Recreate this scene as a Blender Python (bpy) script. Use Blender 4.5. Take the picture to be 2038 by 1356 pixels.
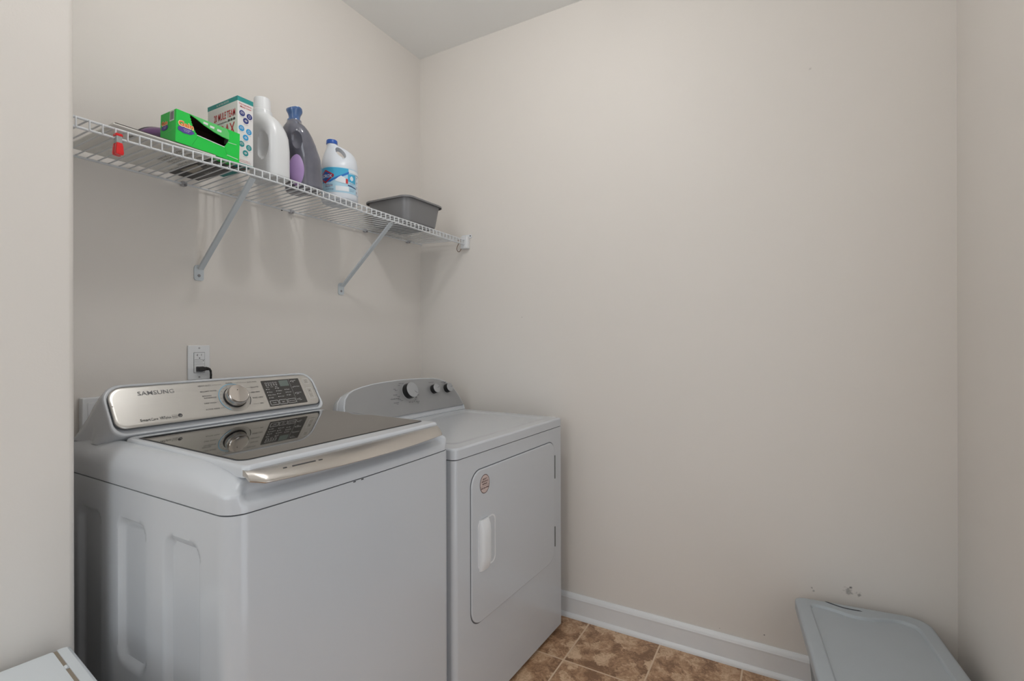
import bpy, bmesh, math, random
from mathutils import Vector, Matrix
from mathutils.geometry import tessellate_polygon
PI = math.pi
random.seed(7)
SC = bpy.context.scene
COL = SC.collection
for o in list(bpy.data.objects):
    bpy.data.objects.remove(o)

# ------------------------------------------------------------------ camera
CAMP = Vector((1.733, -2.059, 1.24))
yaw, roll = math.radians(29.56), math.radians(0.137)
fw = Vector((-math.sin(yaw), math.cos(yaw), 0))
r0 = Vector((math.cos(yaw), math.sin(yaw), 0))
d0 = Vector((0, 0, -1))
rr = r0*math.cos(roll) + d0*math.sin(roll)
dd = d0*math.cos(roll) - r0*math.sin(roll)
cd = bpy.data.cameras.new('camera')
cd.sensor_fit = 'HORIZONTAL'; cd.sensor_width = 36.0
cd.lens = 978.0/2038*36.0
cd.clip_start = 0.02
cam = bpy.data.objects.new('camera', cd); COL.objects.link(cam)
M = Matrix((( rr.x, -dd.x, -fw.x, CAMP.x), (rr.y, -dd.y, -fw.y, CAMP.y), (rr.z, -dd.z, -fw.z, CAMP.z), (0, 0, 0, 1)))
cam.matrix_world = M
SC.camera = cam

# ------------------------------------------------------------------ world, lights, exposure
SC.view_settings.view_transform = 'Standard'
SC.view_settings.look = 'None'
SC.view_settings.gamma = 1
SC.view_settings.use_curve_mapping = False
SC.view_settings.exposure = 0.08
w = bpy.data.worlds.new('world'); SC.world = w; w.use_nodes = True
w.node_tree.nodes['Background'].inputs[0].default_value = (0.75, 0.8, 0.9, 1)
w.node_tree.nodes['Background'].inputs[1].default_value = 0.3
BULB = 90.0          # radiance of the ceiling globe above the machines
FILL_BULB = 18.0          # radiance of the fill globe added further back
al = bpy.data.lights.new('added_window_fill', 'AREA')  # soft fill added behind the camera, no window known there
al.shape = 'RECTANGLE'; al.size = 1.0; al.size_y = 1.5; al.energy = 10; al.color = (0.90, 0.96, 1.0)
alo = bpy.data.objects.new('added_window_fill', al); COL.objects.link(alo)
alo.location = (1.00, -3.37, 1.55); alo.rotation_euler = (math.radians(90), 0, 0)

dl = bpy.data.lights.new('added_doorway_fill', 'AREA')  # fill added to brighten the appliance fronts, no doorway known there
dl.shape = 'RECTANGLE'; dl.size = 0.78; dl.size_y = 1.98; dl.energy = 6.5; dl.color = (0.90, 0.95, 1.0)
dlo = bpy.data.objects.new('added_doorway_fill', dl); COL.objects.link(dlo)
dlo.location = (2.188, -1.35, 1.01); dlo.rotation_euler = (math.radians(90), 0, math.radians(90))

# ------------------------------------------------------------------ materials
def s2l(c):
    return tuple((x/255/12.92 if x/255 <= .04045 else ((x/255+.055)/1.055)**2.4) for x in c)
MATS = {}
def mat(name, rgb, rough=.5, metal=0., coat=0., var=.03, vscale=12., bump=0., bscale=200., ior=1.5, trans=0., aniso=False, emis=None):
    if name in MATS: return MATS[name]
    m = bpy.data.materials.new(name); m.use_nodes = True
    nt = m.node_tree; N = nt.nodes; L = nt.links
    b = N['Principled BSDF']
    c = s2l(rgb)
    tc = N.new('ShaderNodeTexCoord')
    nz = N.new('ShaderNodeTexNoise'); nz.inputs['Scale'].default_value = vscale; nz.inputs['Detail'].default_value = 3
    L.new(tc.outputs['Object'], nz.inputs['Vector'])
    if aniso:
        mp = N.new('ShaderNodeMapping'); mp.inputs['Scale'].default_value = (8, 1, 300)
        L.new(tc.outputs['Object'], mp.inputs['Vector']); L.new(mp.outputs[0], nz.inputs['Vector'])
        nz.inputs['Scale'].default_value = 4
    mx = N.new('ShaderNodeMix'); mx.data_type = 'RGBA'
    mx.inputs[6].default_value = tuple(x*(1-var) for x in c)+(1,)
    mx.inputs[7].default_value = tuple(min(1, x*(1+var)) for x in c)+(1,)
    L.new(nz.outputs[0], mx.inputs[0]); L.new(mx.outputs[2], b.inputs['Base Color'])
    b.inputs['Roughness'].default_value = rough; b.inputs['Metallic'].default_value = metal
    b.inputs['Coat Weight'].default_value = coat; b.inputs['Coat Roughness'].default_value = .04
    b.inputs['IOR'].default_value = ior; b.inputs['Transmission Weight'].default_value = trans
    if bump:
        n2 = N.new('ShaderNodeTexNoise'); n2.inputs['Scale'].default_value = bscale; n2.inputs['Detail'].default_value = 2
        L.new(tc.outputs['Object'], n2.inputs['Vector'])
        bp = N.new('ShaderNodeBump'); bp.inputs['Strength'].default_value = bump; bp.inputs['Distance'].default_value = .001
        L.new(n2.outputs[0], bp.inputs['Height']); L.new(bp.outputs[0], b.inputs['Normal'])
    if emis:
        b.inputs['Emission Color'].default_value = (1, .985, .965, 1); b.inputs['Emission Strength'].default_value = emis
    MATS[name] = m
    return m

wallm = mat('wall_paint', (224, 219, 213), .55, bump=.12, bscale=260, var=.012, vscale=3)
ceilm = mat('ceiling_paint', (242, 242, 240), .7, bump=.15, bscale=180, var=.01, vscale=3)
trimm = mat('white_trim_paint', (226, 227, 228), .3, var=.02, vscale=30)
white = mat('white_enamel', (200, 204, 209), .26, coat=.35, var=.008, vscale=4)
whitep = mat('white_plastic', (226, 228, 230), .35, var=.01)
dkgap = mat('dark_gap', (60, 62, 66), .6)

# wall_back gets the scuffs and dents the photo shows
def scuffed_wall():
    m = wallm.copy(); m.name = 'wall_paint_scuffed'
    nt = m.node_tree; N = nt.nodes; L = nt.links
    b = N['Principled BSDF']
    src = b.inputs['Base Color'].links[0].from_socket
    geo = N.new('ShaderNodeNewGeometry')
    nz = N.new('ShaderNodeTexNoise'); nz.inputs['Scale'].default_value = 110; nz.inputs['Detail'].default_value = 3
    L.new(geo.outputs['Position'], nz.inputs['Vector'])
    prev = None
    spots = [(1.912, .381, .006, .9), (1.905, .366, .016, .5), (1.935, .362, .010, .55), (1.796, .352, .005, .55), (1.802, .342, .005, .5),
             (1.645, .137, .003, .8), (1.49, .118, .0025, .7), (1.795, 2.211, .006, .25), (.074, 2.076, .003, .5), (.62, 1.35, .004, .3)]
    for x, z, rad, st in spots:
        d = N.new('ShaderNodeVectorMath'); d.operation = 'DISTANCE'
        L.new(geo.outputs['Position'], d.inputs[0]); d.inputs[1].default_value = (x, 0, z)
        a = N.new('ShaderNodeMath'); a.operation = 'MULTIPLY_ADD'
        L.new(nz.outputs[0], a.inputs[0]); a.inputs[1].default_value = rad*2.6; L.new(d.outputs['Value'], a.inputs[2])
        mr = N.new('ShaderNodeMapRange'); L.new(a.outputs[0], mr.inputs['Value'])
        mr.inputs['From Min'].default_value = rad*1.5; mr.inputs['From Max'].default_value = rad*2.2
        mr.inputs['To Min'].default_value = st; mr.inputs['To Max'].default_value = 0
        if prev is None: prev = mr.outputs[0]
        else:
            mm = N.new('ShaderNodeMath'); mm.operation = 'MAXIMUM'
            L.new(prev, mm.inputs[0]); L.new(mr.outputs[0], mm.inputs[1]); prev = mm.outputs[0]
    mx = N.new('ShaderNodeMix'); mx.data_type = 'RGBA'
    L.new(prev, mx.inputs[0]); L.new(src, mx.inputs[6]); mx.inputs[7].default_value = s2l((70, 68, 66))+(1,)
    L.new(mx.outputs[2], b.inputs['Base Color'])
    return m
wallback_m = scuffed_wall()

def floor_mat():
    m = bpy.data.materials.new('stone_look_tile'); m.use_nodes = True
    nt = m.node_tree; N = nt.nodes; L = nt.links; b = N['Principled BSDF']
    geo = N.new('ShaderNodeNewGeometry')
    def math_(op, *a):
        n = N.new('ShaderNodeMath'); n.operation = op
        for i, v in enumerate(a):
            if isinstance(v, (int, float)): n.inputs[i].default_value = v
            else: L.new(v, n.inputs[i])
        return n.outputs[0]
    sp = N.new('ShaderNodeSeparateXYZ'); L.new(geo.outputs['Position'], sp.inputs[0])
    T = .3043
    u = math_('DIVIDE', math_('SUBTRACT', sp.outputs[0], .9636-T*10), T)
    v = math_('DIVIDE', math_('SUBTRACT', sp.outputs[1], -.3033-T*20), T)
    def edge(x):
        f = math_('FRACT', x)
        return math_('MINIMUM', f, math_('SUBTRACT', 1.0, f))
    e = math_('MINIMUM', edge(u), edge(v))
    g = N.new('ShaderNodeMapRange'); L.new(e, g.inputs['Value'])
    g.inputs['From Min'].default_value = .0085; g.inputs['From Max'].default_value = .012
    cv = N.new('ShaderNodeCombineXYZ'); L.new(math_('FLOOR', u), cv.inputs[0]); L.new(math_('FLOOR', v), cv.inputs[1])
    wn = N.new('ShaderNodeTexWhiteNoise'); wn.noise_dimensions = '3D'; L.new(cv.outputs[0], wn.inputs['Vector'])
    off = N.new('ShaderNodeVectorMath'); off.operation = 'MULTIPLY_ADD'
    L.new(wn.outputs['Color'], off.inputs[0]); off.inputs[1].default_value = (9, 9, 9); L.new(geo.outputs['Position'], off.inputs[2])
    n1 = N.new('ShaderNodeTexNoise'); n1.inputs['Scale'].default_value = 9; n1.inputs['Detail'].default_value = 8; n1.inputs['Roughness'].default_value = .68; n1.inputs['Distortion'].default_value = 1.6
    L.new(off.outputs[0], n1.inputs['Vector'])
    n2 = N.new('ShaderNodeTexNoise'); n2.inputs['Scale'].default_value = 38; n2.inputs['Detail'].default_value = 6; n2.inputs['Roughness'].default_value = .7; n2.inputs['Distortion'].default_value = 2.5
    L.new(off.outputs[0], n2.inputs['Vector'])
    vo = N.new('ShaderNodeTexVoronoi'); vo.feature = 'F1'; vo.inputs['Scale'].default_value = 17; vo.inputs['Randomness'].default_value = 1
    wob = N.new('ShaderNodeVectorMath'); wob.operation = 'MULTIPLY_ADD'; L.new(n2.outputs['Color'], wob.inputs[0]); wob.inputs[1].default_value = (.05, .05, .05); L.new(off.outputs[0], wob.inputs[2])
    L.new(wob.outputs[0], vo.inputs['Vector'])
    sep = N.new('ShaderNodeSeparateColor'); L.new(vo.outputs['Color'], sep.inputs[0])
    cr = N.new('ShaderNodeValToRGB'); el = cr.color_ramp.elements
    el[0].position = .41; el[0].color = s2l((132, 98, 71))+(1,)
    el[1].position = .61; el[1].color = s2l((216, 186, 154))+(1,)
    k = el.new(.5); k.color = s2l((178, 140, 107))+(1,)
    h = math_('ADD', math_('MULTIPLY', n1.outputs[0], .42), math_('MULTIPLY', n2.outputs[0], .42))
    h = math_('ADD', h, math_('MULTIPLY', sep.outputs[0], .17))
    L.new(h, cr.inputs[0])
    mx = N.new('ShaderNodeMix'); mx.data_type = 'RGBA'
    L.new(g.outputs[0], mx.inputs[0]); mx.inputs[6].default_value = s2l((216, 190, 162))+(1,); L.new(cr.outputs[0], mx.inputs[7])
    L.new(mx.outputs[2], b.inputs['Base Color'])
    b.inputs['Roughness'].default_value = .42
    bp = N.new('ShaderNodeBump'); bp.inputs['Distance'].default_value = .001; bp.inputs['Strength'].default_value = .5
    L.new(math_('ADD', g.outputs[0], math_('MULTIPLY', n2.outputs[0], .3)), bp.inputs['Height']); L.new(bp.outputs[0], b.inputs['Normal'])
    return m

# ------------------------------------------------------------------ helpers
def obj(name, me, m=None, parent=None, smooth=True, ang=38):
    if isinstance(me, bmesh.types.BMesh):
        bmesh.ops.recalc_face_normals(me, faces=me.faces[:])
        d = bpy.data.meshes.new(name); me.to_mesh(d); me.free(); me = d
    if m is not None and not me.materials: me.materials.append(m)
    if smooth:
        me.polygons.foreach_set('use_smooth', [True]*len(me.polygons))
        me.set_sharp_from_angle(angle=math.radians(ang))
    o = bpy.data.objects.new(name, me); COL.objects.link(o)
    if smooth:
        wn = o.modifiers.new('wn', 'WEIGHTED_NORMAL'); wn.keep_sharp = True; wn.weight = 90
    if parent: o.parent = parent
    return o
def tag(o, label, cat, group=None):
    o['label'] = label; o['category'] = cat
    if group: o['group'] = group
    return o
def thing(name, label, cat, loc=(0, 0, 0), rz=0, group=None):
    o = bpy.data.objects.new(name, None); COL.objects.link(o)
    o.location = loc; o.rotation_euler = (0, 0, rz); o.empty_display_size = .05
    return tag(o, label, cat, group)
def struct(name, bm, m, smooth=False):
    o = obj(name, bm, m, smooth=smooth); o['kind'] = 'structure'; return o
def box(bm, x0, x1, y0, y1, z0, z1, r=0, seg=3):
    vs = [bm.verts.new((x, y, z)) for x in (x0, x1) for y in (y0, y1) for z in (z0, z1)]
    fs = [bm.faces.new([vs[i] for i in q]) for q in ((0, 1, 3, 2), (4, 6, 7, 5), (0, 4, 5, 1), (2, 3, 7, 6), (0, 2, 6, 4), (1, 5, 7, 3))]
    if r:
        es = list({e for f in fs for e in f.edges})
        bmesh.ops.bevel(bm, geom=es, offset=r, segments=seg, profile=.5, affect='EDGES')
    return bm
def nbox(*a, **k): return box(bmesh.new(), *a, **k)
def tube(bm, pts, r, n=8, cap=True):
    pts = [Vector(p) for p in pts]; rings = []
    t0 = (pts[1]-pts[0]).normalized()
    up = Vector((0, 0, 1)) if abs(t0.z) < .9 else Vector((0, 1, 0))
    for i, p in enumerate(pts):
        a = pts[max(i-1, 0)]; c = pts[min(i+1, len(pts)-1)]
        t = (c-a).normalized(); s = t.cross(up)
        if s.length < 1e-4: s = t.cross(Vector((1, 0, 0)))
        s.normalize(); q = s.cross(t)
        rad = r[i] if isinstance(r, (list, tuple)) else r
        rings.append([bm.verts.new(p + s*math.cos(2*PI*k/n)*rad + q*math.sin(2*PI*k/n)*rad) for k in range(n)])
    for A, B in zip(rings, rings[1:]):
        for k in range(n): bm.faces.new((A[k], A[(k+1) % n], B[(k+1) % n], B[k]))
    if cap: bm.faces.new(rings[0][::-1]); bm.faces.new(rings[-1])
    return bm
def loft(rings, closed_caps=True, bm=None):
    bm = bm or bmesh.new()
    R = [[bm.verts.new(p) for p in r] for r in rings]
    n = len(R[0])
    for A, B in zip(R, R[1:]):
        for k in range(n): bm.faces.new((A[k], A[(k+1) % n], B[(k+1) % n], B[k]))
    if closed_caps:
        bm.faces.new(R[0][::-1]); bm.faces.new(R[-1])
    return bm
def rrect(x0, x1, y0, y1, r, seg=8, step=None):
    """rounded rectangle outline, counter-clockwise from the bottom edge; r may be 4 radii (x0y0,x1y0,x1y1,x0y1)"""
    rs = r if isinstance(r, (list, tuple)) else (r,)*4
    P = []
    cs = [(x0+rs[0], y0+rs[0], PI, rs[0]), (x1-rs[1], y0+rs[1], 1.5*PI, rs[1]), (x1-rs[2], y1-rs[2], 0, rs[2]), (x0+rs[3], y1-rs[3], .5*PI, rs[3])]
    for cx, cy, a0, q in cs:
        arc = [(cx+q*math.cos(a0+.5*PI*i/seg), cy+q*math.sin(a0+.5*PI*i/seg)) for i in range(seg+1)]
        if step and P:
            a = P[-1]; b = arc[0]; d = math.hypot(b[0]-a[0], b[1]-a[1]); k = max(1, int(d/step))
            P += [(a[0]+(b[0]-a[0])*i/k, a[1]+(b[1]-a[1])*i/k) for i in range(1, k)]
        P += arc
    if step:
        a = P[-1]; b = P[0]; d = math.hypot(b[0]-a[0], b[1]-a[1]); k = max(1, int(d/step))
        P += [(a[0]+(b[0]-a[0])*i/k, a[1]+(b[1]-a[1])*i/k) for i in range(1, k)]
    return P
def disc_prism(bm, origin, ex, ey, ez, r, h, n=40, bev=.0, rx=None):
    o = Vector(origin); rx = rx or r
    prof = [(1, 0), (1, h-bev), (1-bev/r*.3, h-bev*.3), (1-bev/r, h)] if bev else [(1, 0), (1, h)]
    rings = [[o + ex*math.cos(2*PI*k/n)*rx*s + ey*math.sin(2*PI*k/n)*r*s + ez*z for k in range(n)] for s, z in prof]
    return loft(rings, True, bm)
def plate(bm, frame, pts, h, z=0.):
    """polygon pts in frame (origin, U, V, W) as thin slab of height h starting at z"""
    o, U, V, W = frame
    return loft([[o+U*x+V*y+W*z for x, y in pts], [o+U*x+V*y+W*(z+h) for x, y in pts]], True, bm)
def outline(bm, frame, x0, x1, y0, y1, r, t, h=.0006):
    """thin raised line around a rounded rectangle"""
    o, U, V, W = frame
    A = rrect(x0, x1, y0, y1, r, 4); B = rrect(x0+t, x1-t, y0+t, y1-t, max(r-t, .0003), 4)
    va = [bm.verts.new(o+U*x+V*y+W*h) for x, y in A]; vb = [bm.verts.new(o+U*x+V*y+W*h) for x, y in B]
    n = len(A)
    for k in range(n): bm.faces.new((va[k], va[(k+1) % n], vb[(k+1) % n], vb[k]))
def arc_band(bm, frame, cx, cy, r0_, r1_, a0, a1, h=.0006, n=40):
    o, U, V, W = frame; prev = None
    for i in range(n+1):
        a = math.radians(a0+(a1-a0)*i/n)
        p = [bm.verts.new(o+U*(cx+r*math.cos(a))+V*(cy+r*math.sin(a))+W*h) for r in (r0_, r1_)]
        if prev: bm.faces.new((prev[0], p[0], p[1], prev[1]))
        prev = p
_fc = {}
def glyphs(s, bold=False):
    """triangulated outline of a word, height 1 for capitals"""
    key = (s, bold)
    if key in _fc: return _fc[key]
    c = bpy.data.curves.new('t', 'FONT'); c.body = s; c.size = 1.4; c.resolution_u = 2
    if bold: c.offset = .016 if bold is True else bold
    o = bpy.data.objects.new('t', c); COL.objects.link(o)
    dg = bpy.context.evaluated_depsgraph_get(); me = bpy.data.meshes.new_from_object(o.evaluated_get(dg))
    V = [(v.co.x, v.co.y) for v in me.vertices]; F = [tuple(p.vertices) for p in me.polygons]
    bpy.data.objects.remove(o); bpy.data.meshes.remove(me); bpy.data.curves.remove(c)
    _fc[key] = (V, F); return V, F
def text(bm, frame, s, x, y, h, width=None, align='L', bold=False, off=.0007, ang=0., wrap=None):
    V, F = glyphs(s, bold)
    if not V: return
    w0 = min(v[0] for v in V); w1 = max(v[0] for v in V)
    sx = (width/(w1-w0)) if width else h
    W_ = (w1-w0)*sx
    dx = {'L': 0, 'C': -W_/2, 'R': -W_}[align]
    o, U, Vv, N = frame; ca, sa = math.cos(ang), math.sin(ang); vs = []
    for a, b in V:
        p, q = (a-w0)*sx+dx, b*h
        p, q = x+p*ca-q*sa, y+p*sa+q*ca
        vs.append(bm.verts.new(wrap(p, q) if wrap else o+U*p+Vv*q+N*off))
    for f in F:
        try: bm.faces.new([vs[i] for i in f])
        except ValueError: pass
def line(bm, frame, x0, y0, x1, y1, t=.0006, h=.0007):
    o, U, V, W = frame
    d = Vector((x1-x0, y1-y0)); d.normalize(); n = Vector((-d.y, d.x))*t/2
    bm.faces.new([bm.verts.new(o+U*x+V*y+W*h) for x, y in ((x0+n.x, y0+n.y), (x1+n.x, y1+n.y), (x1-n.x, y1-n.y), (x0-n.x, y0-n.y))])
def flat(name, bm, m, parent):
    return obj(name, bm, m, parent, smooth=False)
def boolean(o, cutter):
    md = o.modifiers.new('b', 'BOOLEAN'); md.operation = 'DIFFERENCE'; md.object = cutter; md.solver = 'EXACT'
    dg = bpy.context.evaluated_depsgraph_get(); me = bpy.data.meshes.new_from_object(o.evaluated_get(dg))
    o.modifiers.clear(); wn = o.modifiers.new('wn', 'WEIGHTED_NORMAL'); wn.keep_sharp = True; old = o.data; o.data = me; bpy.data.meshes.remove(old)
    bpy.data.objects.remove(cutter)
    me.polygons.foreach_set('use_smooth', [True]*len(me.polygons)); me.set_sharp_from_angle(angle=math.radians(40))
    return o
def ellipsoid(bm, c, A, B, C_, a, b, cc, nu=32, nv=20):
    c = Vector(c); rings = []
    top = bm.verts.new(c+C_*cc); bot = bm.verts.new(c-C_*cc)
    for j in range(1, nv):
        t = PI*j/nv
        rings.append([bm.verts.new(c+A*a*math.sin(t)*math.cos(2*PI*k/nu)+B*b*math.sin(t)*math.sin(2*PI*k/nu)+C_*cc*math.cos(t)) for k in range(nu)])
    for P, Q in zip(rings, rings[1:]):
        for k in range(nu): bm.faces.new((P[k], Q[k], Q[(k+1) % nu], P[(k+1) % nu]))
    for k in range(nu):
        bm.faces.new((top, rings[0][k], rings[0][(k+1) % nu])); bm.faces.new((bot, rings[-1][(k+1) % nu], rings[-1][k]))
    return bm
def sm(a, b, x):
    t = max(0., min(1., (x-a)/(b-a))); return t*t*(3-2*t)
X, Y, Z = Vector((1, 0, 0)), Vector((0, 1, 0)), Vector((0, 0, 1))

# ------------------------------------------------------------------ the room
RX, CZ, FY, PX, PY = 2.194, 2.755, -3.40, .387, -1.60
struct('floor', nbox(-.12, RX+.12, FY-.12, .12, -.1, 0), floor_mat())
struct('ceiling', nbox(-.12, RX+.12, FY-.12, .12, CZ, CZ+.1), ceilm)
struct('wall_left', nbox(-.12, 0, PY, 0.0, 0, CZ), wallm)
struct('wall_back', nbox(-.12, RX, 0, .12, 0, CZ), wallback_m)
bm = bmesh.new(); box(bm, RX, RX+.12, -.95, .12, 0, CZ); box(bm, RX, RX+.12, FY, -1.75, 0, CZ); box(bm, RX, RX+.12, -1.75, -.95, 2.03, CZ)  # gap left open for the added fill light
struct('wall_right', bm, wallm)
pb = nbox(-.12, PX, FY, PY, 0, CZ)
es = [e for e in pb.edges if all(abs(v.co.x-PX) < 1e-5 and abs(v.co.y-PY) < 1e-5 for v in e.verts)]
bmesh.ops.bevel(pb, geom=es, offset=.012, segments=4, profile=.5, affect='EDGES')
struct('wall_partition', pb, wallm, smooth=True)
# wall behind the camera with an opening invented for the fill light
bm = bmesh.new()
box(bm, PX, .50, FY-.12, FY, 0, CZ); box(bm, 1.5, RX, FY-.12, FY, 0, CZ)
box(bm, .50, 1.5, FY-.12, FY, 0, .80); box(bm, .50, 1.5, FY-.12, FY, 2.30, CZ)
struct('wall_front', bm, wallm)
bm = bmesh.new()
box(bm, .50, .55, FY-.10, FY+.015, .80, 2.30); box(bm, 1.45, 1.5, FY-.10, FY+.015, .80, 2.30)
box(bm, .55, 1.45, FY-.10, FY+.015, .80, .86); box(bm, .55, 1.45, FY-.10, FY+.015, 2.24, 2.30); box(bm, .55, 1.45, FY-.08, FY-.03, 1.53, 1.57)
struct('added_window_1', bm, trimm)  # unseen frame added around the fill light
bm = bmesh.new(); box(bm, RX-.012, RX+.12, -1.01, -.95, 0, 2.03); box(bm, RX-.012, RX+.12, -1.75, -1.74, 0, 2.03); box(bm, RX-.012, RX+.12, -1.75, -.95, 2.03, 2.09)
struct('added_door_1', bm, trimm)  # unseen casing added around the right-hand fill light

def baseboard(name, p0, p1, nrm, t=.014, h=.104):
    p0 = Vector(p0); p1 = Vector(p1); n = Vector(nrm)
    prof = [(0, 0), (t+.011, 0), (t+.0105, .006), (t+.008, .0125), (t+.003, .0175), (t, .019), (t, h-.024), (t+.0015, h-.0225), (t+.0015, h-.018), (t-.0005, h-.0155),
            (t-.0025, h-.008), (t-.007, h-.003), (.004, h), (0, h)]
    L = [[p + n*a + Z*b for a, b in prof] for p in (p0, p1)]
    return struct(name, loft(L), trimm, smooth=True)
baseboard('baseboard_back', (RX, 0, 0), (0, 0, 0), (0, -1, 0))
baseboard('baseboard_right', (RX, -.94, 0), (RX, -.026, 0), (-1, 0, 0))
baseboard('baseboard_left', (0, -.03, 0), (0, PY, 0), (1, 0, 0))
baseboard('baseboard_partition', (PX, PY, 0), (PX, FY, 0), (1, 0, 0))

# ------------------------------------------------------------------ ceiling lamp, plus a second globe added as fill (both above the frame)
for lx, ly, rad_, lab_, st_ in ((1.0, -1.08, .055, 'round ceiling light with a bare white globe above the machines', BULB), (.80, -2.75, .095, 'larger white globe added as fill light on the ceiling above the back of the room', FILL_BULB)):
    lamp = thing('ceiling_light', lab_, 'ceiling light', (lx, ly, CZ))
    bm = bmesh.new(); disc_prism(bm, (0, 0, -.03), X, Y, Z, .075, .03, bev=.0); obj('ceiling_plate', bm, whitep, lamp)
    bm = bmesh.new(); disc_prism(bm, (0, 0, -.075), X, Y, Z, .022, .047); obj('socket', bm, whitep, lamp)
    glm = mat('lamp_glass' if st_ == BULB else 'fill_lamp_glass', (255, 250, 240), .4, emis=st_)
    obj('bulb', ellipsoid(bmesh.new(), (0, 0, -.070-rad_), X, Y, Z, rad_, rad_, rad_), glm, lamp)

# ------------------------------------------------------------------ washing machine
WL, WR, WF, WB = -1.53, -.85, .832, .05
WC = (WL+WR)/2
def bow(y): return .010*max(0, 1-((y-WC)/.34)**2)
wash = thing('washing_machine', 'white top-loading washing machine with a dark glass lid, standing left of the dryer', 'washing machine', (0, 0, 0))
def groove(x, z):
    best = 0
    for x0, x1, z0, z1 in ((.19, .318, .14, .842), (.398, .528, .515, .848), (.600, .738, .14, .845)):
        cx, cz, hx, hz, r = (x0+x1)/2, (z0+z1)/2, (x1-x0)/2, (z1-z0)/2, .035
        qx, qz = abs(x-cx)-hx+r, abs(z-cz)-hz+r
        d = math.hypot(max(qx, 0), max(qz, 0))+min(max(qx, qz), 0)-r
        best = max(best, sm(0, -.016, d) if False else (1-sm(-.018, 0, d)))
    return best
base = rrect(WB, WF, WL, WR, (.02, .035, .035, .02), 8, .006)
rings = []
zs = [.022+(.9095-.022)*i/110 for i in range(111)]+[.9110]
for z in zs:
    ring = []
    for x, y in base:
        xx = x + (bow(y) if x > WF-.04 else 0)
        yy = y
        if y < WL+.004 and WB+.03 < x < WF-.04: yy = y + .011*groove(x, z)
        ring.append((xx, yy, z))
    rings.append(ring)
cab = obj('cabinet', loft(rings), white, wash, ang=30)
for fx in (.12, .76):
    for fy in (WL+.06, WR-.06): obj('foot', disc_prism(bmesh.new(), (fx, fy, 0), X, Y, Z, .022, .03, 20), mat('black_rubber', (35, 35, 36), .7), wash)
bm = loft([[(.44+(x+(bow(y) if x > WF-.04 else 0)-.44)*.993, WC+(y-WC)*.992, z) for x, y in base] for z in (.9098, .9125)])
obj('seam_gasket', bm, dkgap, wash)
# top cover
COVP = rrect(WB, WF, WL, WR, (.02, .038, .038, .02), 10, .006)
def off_rect(i, fr=.035):
    return rrect(WB+i, WF-i, WL+i, WR-i, (max(.02-i, .004) if i < .016 else .004, max(fr, .01), max(fr, .01), .004), 8, None)
def cover_ring(i, z):
    P = [(cx+(x-cx)*(hx-i)/hx, cy+(y-cy)*(hy-i)/hy) for x, y in COVP for cx, cy, hx, hy in (((WB+WF)/2, WC, (WF-WB)/2, (WR-WL)/2),)]
    out = []
    for x, y in P:
        xx = x + (bow(y) if x > WF-.10 else 0)
        drop = .024*(sm(.62, .86, x))**1.4 * (1 if z > .94 else 0)
        zz = z - drop*sm(.94, .985, z)
        if x > WF-.12:
            m_ = 1-sm(.292, .322, abs(y-WC))
            if m_ > 0 and zz > .925:
                lim = .806 + bow(y) - (zz-.945)*.25
                tgt = min(xx, lim)
                k = m_*sm(.927, .945, zz)
                xx = xx + (tgt-xx)*k
        out.append((xx, y, zz))
    return out
prof = [(.0012, .9087), (0, .9098), (0, .922), (0, .930), (0, .938), (.0006, .946), (.003, .955), (.008, .965), (.0155, .974), (.024, .981), (.033, .9862), (.042, .989), (.050, .9902), (.056, .9895), (.060, .985), (.10, .984)]
obj('top_cover', loft([cover_ring(i, z+.004) for i, z in prof]), white, wash, ang=50)
# lid
GZ = 1.0005
lid_rings = []
L0 = rrect(.302, .812, -1.478, -.896, (.02, .012, .012, .02), 8, .02)
for sft, z in ((0, .978), (0, .994), (.0015, .9985), (.005, 1.0005), (.008, 1.001)):
    ring = []
    for x, y in L0:
        cx, cy = .557, -1.187
        xx = x - math.copysign(min(sft, abs(x-cx)), x-cx) if abs(x-cx) > .2 else x
        yy = y - math.copysign(min(sft, abs(y-cy)), y-cy) if abs(y-cy) > .25 else y
        zz = z + .002 - .012*(xx-.30)
        if xx > .78: xx += bow(y)*.5
        yy += (-.010 if y < cy else .010)*sm(.3, .81, xx) - 0
        ring.append((xx, yy, zz))
    lid_rings.append(ring)
obj('lid', loft(lid_rings), white, wash, ang=50)
def lidz(x): return 1.0030 - .012*(x-.30)
bm = bmesh.new()
def glass_ring(i, dz):
    return [(.557+(x-.557)*(.211-i)/.211, -1.185+(y+1.185)*(.277-i)/.277+(-.004 if y < -1.19 else .004)*sm(.34, .78, x), lidz(x)+dz) for x, y in rrect(.346, .768, -1.462, -.908, (.006, .02, .02, .006), 8, .03)]
loft([glass_ring(-.0035, .0002), glass_ring(-.0035, .0006), glass_ring(0, .0008)], True, bm)
obj('lid_gasket', bm, dkgap, wash)
lg = mat('tinted_lid_glass', (128, 124, 117), .03, metal=1., var=.0)
obj('lid_glass', loft([glass_ring(0, .0003), glass_ring(0, .0014), glass_ring(.0015, .0019)]), lg, wash)['label'] = 'dark mirror-like glass window of the lid'
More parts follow.
